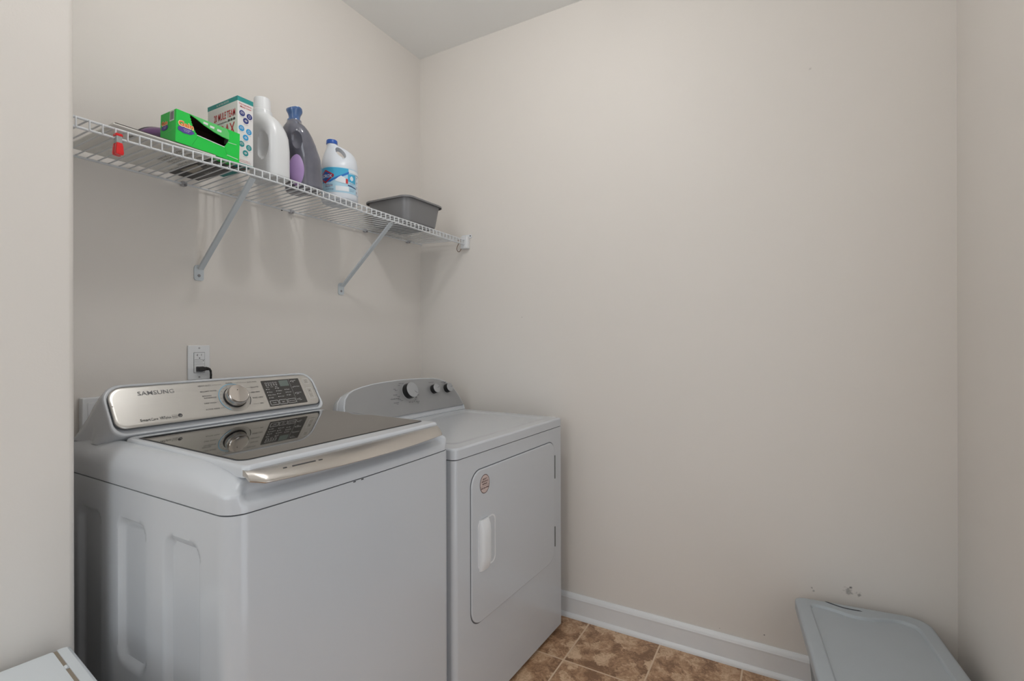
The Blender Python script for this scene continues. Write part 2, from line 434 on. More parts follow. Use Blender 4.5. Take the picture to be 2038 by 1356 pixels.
# handle
hp = [(.800, .989, 0), (.8125, .9885, .18), (.822, .9858, .35), (.834, .9800, .60), (.8445, .9715, .90), (.8465, .9665, 1.0), (.8445, .9645, 1.0), (.838, .9660, .9), (.824, .9740, .6), (.800, .978, 0)]
hr = []
for i in range(49):
    t = -1+2*i/48; t = math.copysign(abs(t)**.8, t); y = -1.1905+.2965*t; k = 1-t*t
    e_ = sm(1.0, .93, abs(t)) if abs(t) > .93 else 1
    hr.append([(.800+(x-.800)*(.62+.38*e_)+.026*k*b, y, z-.002*k*b+(.004*(1-e_)*b)) for x, z, b in hp])
chrome = mat('champagne_metal', (204, 200, 195), .26, metal=1., var=.02)
obj('lid_handle', loft(hr), chrome, wash, ang=40)['label'] = 'champagne metal handle along the front of the lid'
# console
A0 = Vector((.288, -1.19, 1.010)); UP = Vector((-.073, 0, .112)).normalized(); NW = Vector((0, 1, 0)).cross(UP).normalized()
if NW.x < 0: NW = -NW
FR = (A0, Y, UP, NW)
O_ = rrect(-.308, .318, -.012, .137, (.03, .028, .045, .045), 10, .008)
def con_ring(wd, e=0, flare=0, zsh=0, ins=0):
    out = []
    for u, v in O_:
        uu = u*(1-ins/.31); vv = v-ins*(1 if v > .06 else -1)
        k = max(0, 1-(v+.012)/.10)
        uu += math.copysign(e + flare*k**2.2, u)*(1 if abs(u) > .2 else abs(u)/.2)
        p = A0 + Y*uu + UP*(vv) - NW*wd
        p.z += zsh*(1-k*.0)
        out.append(p)
    return out
crings = [con_ring(.004, ins=.009), con_ring(-.003, ins=.009), con_ring(-.0062, ins=.007), con_ring(-.0074, ins=.004), con_ring(-.0062, ins=.0012), con_ring(-.001), con_ring(.010, .001), con_ring(.030, .002, .008, -.001), con_ring(.055, .002, .018, -.004), con_ring(.085, -.001, .024, -.012), con_ring(.115, -.008, .026, -.026)]
for sft, zsh in ((.15, -.05), (.18, -.085)):
    crings.append(con_ring(sft, -.014, .026, zsh))
for rg in crings:
    for p in rg:
        p.x = max(p.x, .03); p.z = max(p.z, .984)
        if p.y < WL+.001: p.y = WL+.001
        if p.y > WR-.001: p.y = WR-.001
obj('control_console', loft(crings), white, wash, ang=60)
fas = mat('brushed_silver', (196, 194, 190), .30, metal=.75, var=.03, aniso=True)
F_ = rrect(-.297, .307, .009, .1285, (.024, .020, .036, .036), 10, .01)
def fr(i, h): return [A0+Y*(u*(1-i/.3))+UP*(v+(i if v < .07 else -i))+NW*h for u, v in F_]
bm = loft([fr(-.0018, .0042), fr(-.0018, .0052)]); obj('fascia_gap', bm, dkgap, wash)
bm = loft([fr(0, .002), fr(0, .0055), fr(.0015, .0068), fr(.004, .0076), fr(.008, .008)]); obj('fascia_panel', bm, fas, wash, ang=60)['label'] = 'brushed silver control fascia'
FRF = (A0+NW*.008, Y, UP, NW)
ink = mat('dark_grey_print', (70, 70, 72), .6, var=0)
ink2 = mat('grey_print', (132, 132, 134), .45, var=0)
bm = bmesh.new()
text(bm, FRF, 'SAMSUNG', -.231, .0985, .0125, width=.088, bold=.010); flat('brand_lettering', bm, ink2, wash)
bm = bmesh.new()
text(bm, FRF, 'Smart', -.243, .0225, .0075, width=.0235, bold=True); text(bm, FRF, 'Care', -.2185, .0225, .0075, width=.0165)
text(bm, FRF, 'VRT', -.198, .0225, .0078, width=.014, bold=True); text(bm, FRF, 'plus', -.1835, .0225, .0068, width=.0125)
outline(bm, FRF, -.168, -.1555, .0245, .0315, .001, .0004); text(bm, FRF, 'smart', -.1675, .0262, .0026, width=.0105); text(bm, FRF, 'inverter', -.168, .0205, .003, width=.013)
arc_band(bm, FRF, -.1475, .0275, 0, .0055, 20, 200, n=16); arc_band(bm, FRF, -.1475, .0275, .0038, .0055, 190, 380, n=16); text(bm, FRF, 'HE', -.1475, .0245, .003, align='C', bold=True)
h = .0050
for s_, x, y, wd, al_ in (('HEAVY DUTY', -.077, .1105, .037, 'L'), ('BRILLIANT WHITES', -.076, .0915, .046, 'L'), ('BEDDING/', -.0745, .0765, .026, 'L'), ('WATERPROOF', -.0725, .0695, .036, 'L'),
                          ('DEEP WASH', -.076, .0525, .034, 'L'), ('ACTIVE WEAR', -.078, .0325, .040, 'L'), ('NORMAL', .015, .1135, .021, 'C'), ('QUICK WASH', .0715, .1115, .030, 'L'),
                          ('DELICATES', .077, .092, .026, 'L'), ('PERM PRESS', .0725, .074, .029, 'L'), ('RINSE + SPIN', .0705, .0545, .034, 'L'), ('SPIN', .0885, .0330, .010, 'L')):
    text(bm, FRF, s_, x, y, h*.86, width=wd, align=al_, off=.0005)
for a in ((-.038, .1125, -.010, .1125), (.036, .1135, .069, .1135), (.062, .094, .075, .094), (.064, .076, .0715, .076), (.066, .035, .086, .035), (-.040, .055, -.036, .055), (-.036, .035, -.024, .035)):
    line(bm, FRF, *a, t=.0005)
flat('cycle_lettering', bm, ink, wash)
DCX, DCY = .0165, .0645
bm = bmesh.new(); disc_prism(bm, FRF[0]+Y*DCX+UP*DCY, Y, UP, NW, .0475, .0007, 64); obj('dial_ring', bm, mat('satin_silver', (178, 176, 172), .4, metal=.7), wash)
bm = bmesh.new(); arc_band(bm, FRF, DCX, DCY, .0455, .0478, 52, 238, .0011); arc_band(bm, FRF, DCX, DCY, .0465, .0478, 10, 52, .0011, 20)
flat('dial_light_arc', bm, mat('sky_blue_print', (120, 178, 208), .4), wash)
bm = bmesh.new(); arc_band(bm, FRF, DCX, DCY, .0465, .0487, -38, -4, .0011, 16); flat('dial_dark_arc', bm, ink, wash); bm = bmesh.new()
for k in range(8):
    a = math.radians(110+k*17); line(bm, FRF, DCX+.039*math.cos(a), DCY+.039*math.sin(a), DCX+.0425*math.cos(a), DCY+.0425*math.sin(a), .0008, .0011)
flat('dial_marks', bm, ink, wash)
chr2 = mat('polished_chrome', (205, 200, 196), .10, metal=1., var=.02)
dk = obj('dial', disc_prism(bmesh.new(), FRF[0]+Y*DCX+UP*DCY, Y, UP, NW, .0345, .004, 56), mat('dark_chrome', (60, 60, 62), .25, metal=.8), wash)
bm = bmesh.new(); kr = []
for rad, z in ((.0325, .004), (.0325, .020), (.0318, .0235), (.0290, .0262), (.0285, .0258), (.020, .0248), (.010, .0244), (.0004, .0243)):
    kr.append([FRF[0]+Y*(DCX+rad*math.cos(2*PI*k/56))+UP*(DCY+rad*math.sin(2*PI*k/56))+NW*z for k in range(56)])
obj('dial_knob', loft(kr, True, bm), chr2, dk)['label'] = 'polished chrome cycle selector knob'
bm = bmesh.new(); disc_prism(bm, FRF[0]+Y*(DCX)+UP*(DCY+.013)+NW*.0249, Y, UP, NW, .0013, .0006, 12); obj('pointer_dot', bm, ink, dk)
# display
dsp = mat('display_black', (52, 51, 50), .25, coat=.3, var=.02)
pn = obj('display_panel', plate(bmesh.new(), FRF, rrect(.117, .256, .0185, .1135, .0018, 3), .0012), dsp, wash); pn['label'] = 'dark display panel'
FD = (FRF[0]+NW*.0012, Y, UP, NW)
obj('display_screen', plate(bmesh.new(), FD, rrect(.178, .212, .0875, .1095, .001, 3), .0004), mat('lcd_green_grey', (104, 116, 112), .2), pn)
wp = mat('white_print', (225, 225, 225), .5, var=0)
bm = bmesh.new()
for i, x in enumerate((.127, .136, .145, .154, .163)):
    outline(bm, FD, x, x+.006, .1005, .1055, .0015, .0006); arc_band(bm, FD, x+.003, .0955, .0018, .0026, 0, 360, n=12)
for x, s_ in ((.128, 'Wash'), (.143, 'Rinse'), (.158, 'Spin')): text(bm, FD, s_, x, .087, .0032, width=.009)
cols = [(.125, ('Hot', 'Warm', 'Eco Warm', 'Cold', 'Tap Cold')[:4], .0785), (.158, ('High', 'Medium', 'Low', 'No Spin'), .0805), (.190, ('Heavy', 'Normal', 'Light'), .0725)]
for x, ws, y0 in cols:
    for j, s_ in enumerate(ws):
        y = y0-j*.0105; arc_band(bm, FD, x, y+.0016, 0, .0015, 0, 360, n=10); text(bm, FD, s_, x+.004, y, .0036)
for j, ws in enumerate((('Presoak', 'Plus'), ('Extra Rinse',), ('Delay End', 'Start'), ('Self', 'Clean'))):
    y = .104-j*.0235; arc_band(bm, FD, .223, y-.0003, 0, .0017, 0, 360, n=10)
    for q, s_ in enumerate(ws): text(bm, FD, s_, .227, y-q*.0048, .0034)
line(bm, FD, .2165, .020, .2165, .112, .0004)
for j, (x, s_) in enumerate(((.121, 'Temp'), (.153, 'Spin'), (.185, 'Soil Level'))):
    outline(bm, FD, x, x+.029, .0225, .0385, .0025, .0010); text(bm, FD, s_, x+.0145, .0288, .0038, align='C')
flat('display_lettering', bm, wp, pn)
bm = bmesh.new(); outline(bm, FRF, .2695, .2935, .0885, .1105, .002, .0014, .0012); flat('power_button_rim', bm, wp, wash); bm = bmesh.new(); outline(bm, FRF, .2705, .2925, .030, .0735, .002, .0014, .0012)
bz = obj('power_button', plate(bmesh.new(), FRF, rrect(.270, .293, .089, .110, .002, 3), .0009), fas, wash)
bz2 = obj('start_button', plate(bmesh.new(), FRF, rrect(.271, .292, .0305, .073, .002, 3), .0009), fas, wash)
flat('start_button_rim', bm, wp, wash)
bm = bmesh.new(); arc_band(bm, FRF, .2815, .1005, .0030, .0038, 0, 360, .0013, 16); text(bm, FRF, 'Power', .2815, .0925, .003, align='C', off=.0013); flat('power_icon', bm, ink, wash); bm = bmesh.new()
outline(bm, FRF, .277, .286, .057, .066, .0008, .0005, .0013); arc_band(bm, FRF, .2815, .0615, 0, .002, 0, 360, .0013, 12); text(bm, FRF, 'Start', .2815, .045, .0034, align='C', off=.0013); text(bm, FRF, 'Pause', .2815, .039, .0034, align='C', off=.0013)
flat('start_icon', bm, ink, wash)
# engraved mark on the handle, chips on the seam
bm = bmesh.new()
def hpt(y, t_):
    t = (y+1.1905)/.2965; k = 1-t*t
    a = Vector((.822+.026*k*.35, y, .9858-.002*k*.35)); b_ = Vector((.834+.026*k*.60, y, .9800-.002*k*.6))
    return a.lerp(b_, t_)+Vector((.6, 0, .8))*.0006
for y0, y1, t0, t1 in ((-1.400, -1.345, .55, .62), (-1.338, -1.328, .60, .64), (-1.420, -1.412, .55, .62)):
    bm.faces.new([bm.verts.new(hpt(y0, t0)), bm.verts.new(hpt(y1, t0)), bm.verts.new(hpt(y1, t1+.12)), bm.verts.new(hpt(y0, t1+.12))])
flat('handle_engraving', bm, ink, wash)
bm = bmesh.new()
for y in (-1.238, -1.214): box(bm, WF+bow(y)-.0005, WF+bow(y)+.0006, y-.004, y+.003, .9080, .9105)
obj('seam_chip', bm, dkgap, wash)
# ------------------------------------------------------------------ dryer
da = math.radians(-2.3)
dry = thing('dryer', 'white front-loading dryer with a silver control panel, standing between the washer and the corner', 'dryer', (.868, -.105, 0), da)
DW, DD = .735, .70
bm = loft([[(x, y, z) for x, y in rrect(-DD, 0, -DW, 0, (.01, .018, .006, .01), 6)] for z in (.018, .024, .8695)])
obj('cabinet', bm, white, dry, ang=30)
for fx in (-.62, -.07):
    for fy in (-.67, -.06): obj('foot', disc_prism(bmesh.new(), (fx, fy, 0), X, Y, Z, .02, .02, 16), MATS['black_rubber'], dry)
bm = loft([[(x, y, z) for x, y in rrect(-DD+.004, -.004, -DW+.004, -.004, .006, 4)] for z in (.868, .8745)]); obj('top_gasket', bm, dkgap, dry)
def dk_ring(i, z): return [(x, y, z) for x, y in rrect(-DD+i, .002-i, -DW-.001+i, .001-i, (.008, max(.022-i*.5, .006), .012, .008), 6)]
def dk_in(i, z): return [(x, y, z) for x, y in rrect(-.47+i, -.045-i, -DW+.055+i, -.055-i, (.03, .03, .03, .03), 6)]
bm = loft([dk_ring(0, .8725), dk_ring(0, .899), dk_ring(.0018, .9035), dk_ring(.005, .906), dk_ring(.009, .907), dk_in(-.012, .907), dk_in(-.004, .9072), dk_in(.004, .9062), dk_in(.012, .9045), dk_in(.03, .904)])
obj('top_panel', bm, white, dry, ang=60)
# door
def door_ring(i, x): return [(x, y, z) for y, z in rrect(-.654+i, -.0715-i, .318+i, .8165-i, (.052, .05, .045, .052), 10)]
obj('door_gap', loft([door_ring(-.0028, -.002), door_ring(-.0028, .0006)]), mat('door_gap_grey', (96, 98, 102), .6), dry)
bm = loft([door_ring(0, 0), door_ring(0, .0025), door_ring(.0012, .0045), door_ring(.003, .0052)])
door = obj('door', bm, white, dry, ang=60)
bm = loft([[(.003, y, z) for y, z in rrect(-.622, -.520, .488, .652, .022, 8)], [(.0062, y, z) for y, z in rrect(-.622, -.520, .488, .652, .022, 8)], [(.0066, y, z) for y, z in rrect(-.6205, -.5215, .4895, .6505, .021, 8)],
           [(.0045, y, z) for y, z in rrect(-.616, -.526, .494, .646, .018, 8)]])
obj('handle_pocket', bm, whitep, door, ang=30)
R_ = []
for s_ in range(9):
    z = .486+.166*s_/8; f_ = (.45, .86, 1, 1, 1, 1, 1, .86, .45)[s_]
    R_.append([(.005+(xo-.005)*f_, -.590+(y+.590)*(.93 if s_ in (0, 8) else 1), z) for y, xo in ((-.6165, .0050), (-.6160, .014), (-.611, .021), (-.603, .0245), (-.588, .0256), (-.574, .0248), (-.566, .021), (-.5635, .013), (-.5635, .0050))])
obj('handle', loft(R_), whitep, door, ang=50)
bm = bmesh.new(); box(bm, .001, .0075, -.0735, -.0685, .660, .757, .001); ha = obj('hinge', bm, mat('hinge_steel', (120, 124, 122), .35, metal=.8), dry)
bm = bmesh.new(); box(bm, .001, .0075, -.0735, -.0685, .375, .458, .001); obj('hinge', bm, MATS['hinge_steel'], dry)
FDr = (Vector((.0056, 0, 0)), Y, Z, X)
stk = obj('sticker', plate(bmesh.new(), FDr, [(-.583+.0275*math.cos(2*PI*k/40), .7655+.0315*math.sin(2*PI*k/40)) for k in range(40)], .0002), mat('sticker_pink_grey', (205, 186, 180), .5), dry)
stk.parent = door; stk['label'] = 'oval printed service sticker'
bm = bmesh.new(); brn = mat('sticker_brown', (92, 66, 62), .5)
fs = (Vector((.0058, 0, 0)), Y, Z, X); N_ = 48
for k in range(N_):
    a, c = 2*PI*k/N_, 2*PI*(k+1)/N_
    bm.faces.new([bm.verts.new(fs[0]+Y*(-.583+q*.0275*math.cos(t))+Z*(.7655+q*.0315*math.sin(t))+X*.0003) for q, t in ((1, a), (1, c), (.93, c), (.93, a))])
for s_, y, wd in (('SERVICE', .7795, .026), ('APPLIANCES', .7715, .038), ('REPAIRS', .7635, .028), ('800-555-0100', .7500, .043)):
    text(bm, fs, s_ if s_[0] != '8' else '843 000 0000', -.583, y, .005, width=wd, align='C', bold=True)
line(bm, fs, -.608, .7595, -.558, .7595, .0006)
flat('sticker_print', bm, brn, stk)
# console
B0 = Vector((-.525, 0, .925)); UD = Vector((-.05, 0, .14)).normalized(); ND = Y.cross(UD).normalized()
if ND.x < 0: ND = -ND
FRD = (B0, Y, UD, ND)
arch = [(-.706, .0), (-.7055, .045), (-.700, .075), (-.688, .103), (-.668, .122), (-.640, .134), (-.60, .1425), (-.54, .1505), (-.47, .1548), (-.40, .1570), (-.32, .1570), (-.24, .1545), (-.17, .1495), (-.13, .1425), (-.095, .1300), (-.065, .1120), (-.042, .0880), (-.022, .0550), (-.008, .0200), (-.002, .0)]
def arch_ring(low, ins=0, wd=0, xs=1., zs_=0):
    P = [(-.706, low)]+arch+[(-.002, low)]
    P2 = []
    for u, v in P:
        cu, cv = -.36, .06
        du, dv = u-cu, v-cv
        l = math.hypot(du, dv) or 1
        P2.append((cu+du*(1-ins/abs(.35)) , v-(ins if v > .03 else -ins if v < low+.002 and ins > 0 else 0)))
    # densify bottom
    b0, b1 = P2[-1], P2[0]
    P2 += [(b0[0]+(b1[0]-b0[0])*i/10, b0[1]) for i in range(1, 10)]
    return [B0+Y*(cu_(u, xs))+UD*v-ND*wd+Z*zs_ for u, v in P2]
def cu_(u, xs): return -.36+(u+.36)*xs
low = -.0185
rg = [arch_ring(low, .006, .004), arch_ring(low, .004, -.001), arch_ring(low, .0015, -.0012), arch_ring(low, 0, 0), arch_ring(low, 0, .02), arch_ring(low, 0, .034), arch_ring(low, .002, .036), arch_ring(low, .002, .040), arch_ring(low, 0, .042),
      arch_ring(low, .004, .075), arch_ring(low, .020, .105, zs_=-.006), arch_ring(low, .05, .125, zs_=-.012)]
for r_ in rg:
    for p in r_:
        p.z = max(p.z, .9045); p.x = max(p.x, -.695)
obj('control_console', loft(rg), white, dry, ang=50)
gp = [(u, v) for u, v in arch]
gp2 = [(-.36+(u+.36)*.988, max(.004, v-.0035)) for u, v in gp]
silv = mat('grey_silver_plastic', (160, 161, 162), .45, metal=.35, var=.02)
obj('fascia_panel', plate(bmesh.new(), FRD, gp2, .0016), silv, dry)['label'] = 'grey silver control fascia'
FD2 = (B0+ND*.0016, Y, UD, ND)
kn_face = mat('knob_grey', (172, 174, 176), .4, metal=.2); kn_side = mat('knob_black', (14, 14, 15), .3)
for (u, v, rad, hh) in ((-.353, .1020, .0330, .0265), (-.192, .0965, .0205, .0215), (-.099, .0930, .0205, .0215)):
    c0 = FD2[0]+Y*u+UD*v
    k_ = obj('knob', disc_prism(bmesh.new(), c0, Y, UD, ND, rad, hh, 48), kn_side, dry)
    bm = bmesh.new(); kr = []
    for q, z in ((rad*.985, hh-.0005), (rad*1.0, hh+.0008), (rad*.985, hh+.0016), (rad*.93, hh+.0014), (rad*.5, hh+.0010), (.0003, hh+.0010)):
        kr.append([c0+Y*q*math.cos(2*PI*i/48)+UD*q*math.sin(2*PI*i/48)+ND*z for i in range(48)])
    obj('knob_cap', loft(kr, True, bm), kn_face, k_)
    bm = bmesh.new(); fk = (c0+ND*(hh+.0013), Y, UD, ND)
    a = math.radians(-35 if rad > .03 else 15)
    line(bm, fk, rad*.35*math.cos(a), rad*.35*math.sin(a), rad*.88*math.cos(a), rad*.88*math.sin(a), .0014, .0004)
    flat('pointer_mark', bm, ink, k_)
bm = bmesh.new(); arc_band(bm, FD2, -.350, .1015, .0385, .0392, 0, 360, .0005, 60); flat('dial_outline', bm, wp, dry)
bm = bmesh.new()
for (u, v, s_, wd) in ((-.405, .131, 'Less', .012), (-.397, .139, 'Auto', .016), (-.378, .137, 'Dry', .010), (-.337, .1365, 'Normal', .020), (-.335, .131, 'Heavy', .014),
                       (-.436, .116, 'Off', .012), (-.428, .111, 'More', .014), (-.443, .092, 'Energy', .022), (-.422, .083, 'Pref', .014), (-.4655, .0755, 'Wrinkle Shield', .052), (-.425, .0700, 'Timed', .018), (-.410, .0645, 'Dry', .014),
                       (-.452, .0585, 'Automatic', .030), (-.437, .0525, 'Dry', .010), (-.366, .0525, 'Off', .010), (-.349, .051, '20', .006), (-.336, .054, '40', .006), (-.325, .060, '60', .006), (-.318, .069, '80', .007), (-.323, .050, 'Timed', .022), (-.316, .044, 'Dry', .010), (-.313, .079, 'Damp', .020),
                       (-.213, .1285, 'Temperature', .036), (-.127, .1235, 'End Signal', .036), (-.106, .1180, 'Off', .008)):
    text(bm, FD2, s_, u, v, .0038, width=wd, bold=True, off=.0005)
flat('control_lettering', bm, ink, dry)

# ------------------------------------------------------------------ wire shelf
shelf = thing('wire_shelf', 'white coated wire shelf on angled braces along the left wall', 'shelf', (0, -.8, 1.76))
SO = Vector((0, -.8, 1.76))
ZL = [(-1.60, 1.7340), (-1.57, 1.7345), (-1.48, 1.7350), (-1.36, 1.7375), (-1.25, 1.7430), (-1.145, 1.7465), (-1.05, 1.7468), (-.95, 1.7450), (-.82, 1.7405), (-.685, 1.7355), (-.51, 1.7325), (-.343, 1.7300), (-.2, 1.7270), (-.065, 1.7245), (0, 1.7235)]
def zl(y):
    for (a, za), (b_, zb) in zip(ZL, ZL[1:]):
        if y <= b_: return za+(zb-za)*max(0, (y-a)/(b_-a))
    return ZL[-1][1]
SXF = .305
def zdeck(x, y): return 1.7575 + (zl(y)+.0245-1.7575)*x/SXF       # centre of the deck wires
coat = mat('white_vinyl_coating', (214, 217, 220), .35, var=.01)
ys = [-1.596+1.593*i/60 for i in range(61)]
def rel(pts): return [Vector(p)-SO for p in pts]
for nm, fx, fz, rad in (('front_rail', SXF, lambda y: zl(y), .0030), ('front_rail', SXF-.001, lambda y: zl(y)+.0225, .0030), ('back_rail', .012, lambda y: 1.7535, .0030)):
    obj(nm, tube(bmesh.new(), rel([(fx, y, fz(y)) for y in ys]), rad, 10), coat, shelf)
bm = bmesh.new()
k = 0; y = -1.5461-.0254
while y < -.006:
    zf = zl(y)
    tube(bm, rel([(.006, y, zdeck(.006, y)), (.10, y, zdeck(.1, y)), (.20, y, zdeck(.2, y)), (.298, y, zf+.0243), (.3035, y, zf+.0240), (.3068, y, zf+.0220), (.3080, y, zf+.019), (.3080, y, zf-.001)]), .0020, 6)
    y += .0254
obj('deck_wires', bm, coat, shelf)
clipm = mat('clear_grey_clip', (176, 176, 180), .25, coat=.4)
for y in (-1.192, -.794, -.404, -.11):
    bm = bmesh.new(); box(bm, .0005, .020, y-.008, y+.008, 1.7455, 1.7615, .004); c = obj('wall_clip', bm, clipm, shelf)
    disc_prism(b2 := bmesh.new(), (0.019, y, 1.748), Y, Z, X, .004, .003, 14); s_ = obj('clip_screw', b2, mat('screw_steel', (150, 150, 153), .4, metal=.8), c)
    for o_ in (c, s_): o_.data.transform(Matrix.Translation(-SO))
def brace(y):
    bm = bmesh.new(); wd = .0085
    P = [(.300, zl(y)-.002), (.292, zl(y)-.010), (.012, 1.500), (.0045, 1.486), (.0035, 1.448)]
    tube_pts = []
    # channel: flat strip with folded edges
    prof = [(-wd, 0), (-wd, .0075), (-wd+.0015, .0075), (-wd+.0015, .0015), (wd-.0015, .0015), (wd-.0015, .0075), (wd, .0075), (wd, 0)]
    a = Vector((.298, y, zl(y)-.004)); b_ = Vector((.010, y, 1.485)); d = (b_-a).normalized(); n = Vector((-d.z, 0, d.x)); n = n if n.z < 0 else -n
    L = [[p + Y*u + n*(-v+.0075) for u, v in prof] for p in (a, a.lerp(b_, .5), b_)]
    loft(L, True, bm)
    for v in bm.verts: v.co -= SO
    br = obj('brace', bm, mat('pale_blue_grey_enamel', (200, 207, 212), .35, var=.01), shelf, smooth=False)
    bm = bmesh.new(); plate(bm, (Vector((.0005, y, 0))-SO, Y, Z, X), rrect(-.0155, .0155, 1.444, 1.497, (.008, .008, .014, .014), 6), .0035); obj('brace_foot', bm, MATS['pale_blue_grey_enamel'], br)
    bm = bmesh.new(); disc_prism(bm, Vector((.004, y, 1.4605))-SO, Y, Z, X, .0048, .002, 20, bev=.001); obj('brace_screw', bm, MATS['screw_steel'], br)
brace(-1.141); brace(-.540)
bm = bmesh.new(); box(bm, .281, .322, -.026, -.0005, 1.704, 1.7665, .004); plate(bm, (Vector((0, -.0005, 0)), X, Z, -Y), rrect(.276, .334, 1.758, 1.776, .004, 4), .004)
for v in bm.verts: v.co -= SO
eb = obj('end_bracket', bm, whitep, shelf)
bm = bmesh.new(); disc_prism(bm, Vector((.327, -.0046, 1.769))-SO, X, Z, -Y, .003, .0012, 14); obj('bracket_screw', bm, mat('dark_screw', (40, 38, 38), .5), eb)
bm = bmesh.new(); disc_prism(bm, Vector((.002, -.831, 1.752))-SO, Y, Z, X, .0028, .003, 12); obj('wall_screw', bm, MATS['dark_screw'], shelf)
# brown hook
hk = [(.283, -.030, 1.745), (.276, -.031, 1.737), (.2735, -.031, 1.728), (.279, -.031, 1.716), (.2805, -.031, 1.706), (.276, -.031, 1.695), (.268, -.031, 1.690), (.2605, -.031, 1.693), (.2575, -.031, 1.702), (.259, -.031, 1.711)]
hkm = mat('brown_wire', (112, 82, 58), .4, metal=.5)
hook_pts = [(.272, -.032, 1.752), (.276, -.032, 1.742), (.2745, -.032, 1.730), (.266, -.032, 1.716), (.263, -.032, 1.703), (.268, -.032, 1.692), (.277, -.032, 1.688), (.286, -.032, 1.694), (.290, -.032, 1.703)]
tag(obj('wire_hook', tube(bmesh.new(), hook_pts, .0016, 8), hkm), 'small brown wire hook hanging at the right end of the wire shelf', 'hook')

# ------------------------------------------------------------------ things on the shelf
# long flat board
card = mat('white_cardboard', (240, 238, 232), .7, var=.02); greyprint = mat('pale_print', (120, 120, 118), .7)
board = thing('cardboard_sheet', 'flat white printed cardboard lying on the left end of the wire shelf', 'cardboard', (.15, -1.38, 1.7675))
bm = bmesh.new(); box(bm, .022, .301, -1.497, -1.252, 1.7692, 1.7735, .001, 1)
for v in bm.verts: v.co -= Vector(board.location)
obj('sheet', bm, card, board)
bm = bmesh.new(); box(bm, .021, .302, -1.494, -1.252, 1.7735, 1.7742)
for v in bm.verts: v.co -= Vector(board.location)
obj('sheet_edge', bm, mat('grey_board_edge', (96, 90, 86), .7), board)
bm = bmesh.new(); fb = (Vector((.162, -1.3745, 1.7691))-Vector(board.location), X*-1, Y, Z*-1)
for i in range(5): text(bm, fb, 'NEXT DAY DELIVERY', -.10, .045+i*.0135, .009, width=.13, off=.0003)
text(bm, fb, 'OPEN HERE', -.12, -.07, .010, width=.04, bold=True, off=.0003); text(bm, fb, 'this side up  handle with care', -.09, .112, .006, width=.19, off=.0003)
flat('sheet_print', bm, greyprint, board)
# magazine
mg = thing('magazine', 'black glossy magazine lying under the green box on the shelf', 'magazine', (.14, -1.20, 1.7715))
bm = bmesh.new(); box(bm, -.112, .12, -.047, .045, 0, .0018, .0004, 1); obj('pages', bm, mat('magazine_black', (26, 24, 25), .35), mg)
bm = bmesh.new(); fm = (Vector((0, 0, 0)), X*-1, Y, -Z)
plate(bm, fm, [(-.045, -.043), (.055, -.040), (.045, -.005), (-.02, -.012)], .0003, .0001); flat('cover_photo', bm, mat('cover_beige', (170, 162, 148), .5), mg)
bm = bmesh.new(); text(bm, fm, 'BECK', -.105, -.036, .018, width=.045, bold=True, off=.0005); text(bm, fm, 'HOME', -.02, .012, .010, off=.0005); flat('cover_lettering', bm, mat('cover_white', (205, 200, 192), .5), mg)
# purple pouch
pu = thing('purple_pouch', 'purple and black detergent pouch lying behind the green box', 'pouch', (.138, -1.285, 1.7745))
bm = bmesh.new(); ellipsoid(bm, (0, 0, .044), X, Y, Z, .064, .094, .044)
obj('bag', bm, mat('pouch_purple', (104, 66, 116), .35, var=.15, vscale=30), pu)
bm = bmesh.new(); tube(bm, [(0, .094*math.cos(a)*1.0, .044+.044*math.sin(a)*1.0) for a in [2*PI*i/48 for i in range(49)]], .0030, 8, False); obj('seam', bm, mat('pouch_black', (36, 28, 36), .4), pu)

# green dryer sheet box
gn = thing('dryer_sheet_box', 'bright green cardboard box torn open at the front, lying on the shelf', 'box', (.260, -1.2705, 1.7742))
gn.rotation_euler = (math.radians(-1.6), 0, 0)
GX, GY, GH = .040, .0875, .0885       # half depth, half width, height
gm = mat('green_card', (14, 200, 68), .45, var=.05, vscale=25); gl = mat('light_green_card', (92, 200, 108), .45, var=.04); ginn = mat('kraft_inside', (62, 34, 26), .8)
outer = [(-GY, 0), (GY, 0), (GY, GH), (-GY, GH)]
hole = [(-.0545, GH-.0015), (-.0505, .072), (-.0465, .060), (-.0415, .050), (-.034, .0385), (.0425, .0335), (.0500, .046), (.0555, .058), (.0355, .0595), (.012, .064), (-.015, .072), (-.038, .082)]
hz = []
for i in range(len(hole)):
    hz.append(hole[i])
    if i in (0, 1, 2, 3):
        a, b_ = hole[i], hole[i+1]
        for t in (.25, .5, .75): hz.append((a[0]+(b_[0]-a[0])*t+(.0016 if t in (.25, .75) else -.0006), a[1]+(b_[1]-a[1])*t))
    if i in (5, 6):
        a, b_ = hole[i], hole[i+1]
        for t in (.25, .5, .75): hz.append((a[0]+(b_[0]-a[0])*t+(-.0014 if t in (.25, .75) else .0006), a[1]+(b_[1]-a[1])*t))
bm = bmesh.new()
tri = tessellate_polygon([[Vector((a, b_, 0)) for a, b_ in outer], [Vector((a, b_, 0)) for a, b_ in hz]])
allp = outer+hz
vs = [bm.verts.new((GX, a, b_)) for a, b_ in allp]
for t in tri: bm.faces.new([vs[i] for i in t])
B_ = [bm.verts.new((-GX, a, b_)) for a, b_ in outer]
for i in range(4): bm.faces.new((vs[i], vs[(i+1) % 4], B_[(i+1) % 4], B_[i]))
bm.faces.new(B_)
carton = obj('carton', bm, gm, gn, smooth=False)
md = bmesh.new(); box(md, -GX+.001, GX-.0012, -GY+.001, GY-.001, .001, GH-.001)
mi = obj('carton_inside', md, ginn, gn, smooth=False); bmi = bmesh.new(); bmi.from_mesh(mi.data)
ff = [f for f in bmi.faces if f.calc_center_median().x > GX-.002]; bmesh.ops.delete(bmi, geom=ff, context='FACES'); bmi.to_mesh(mi.data); bmi.free()
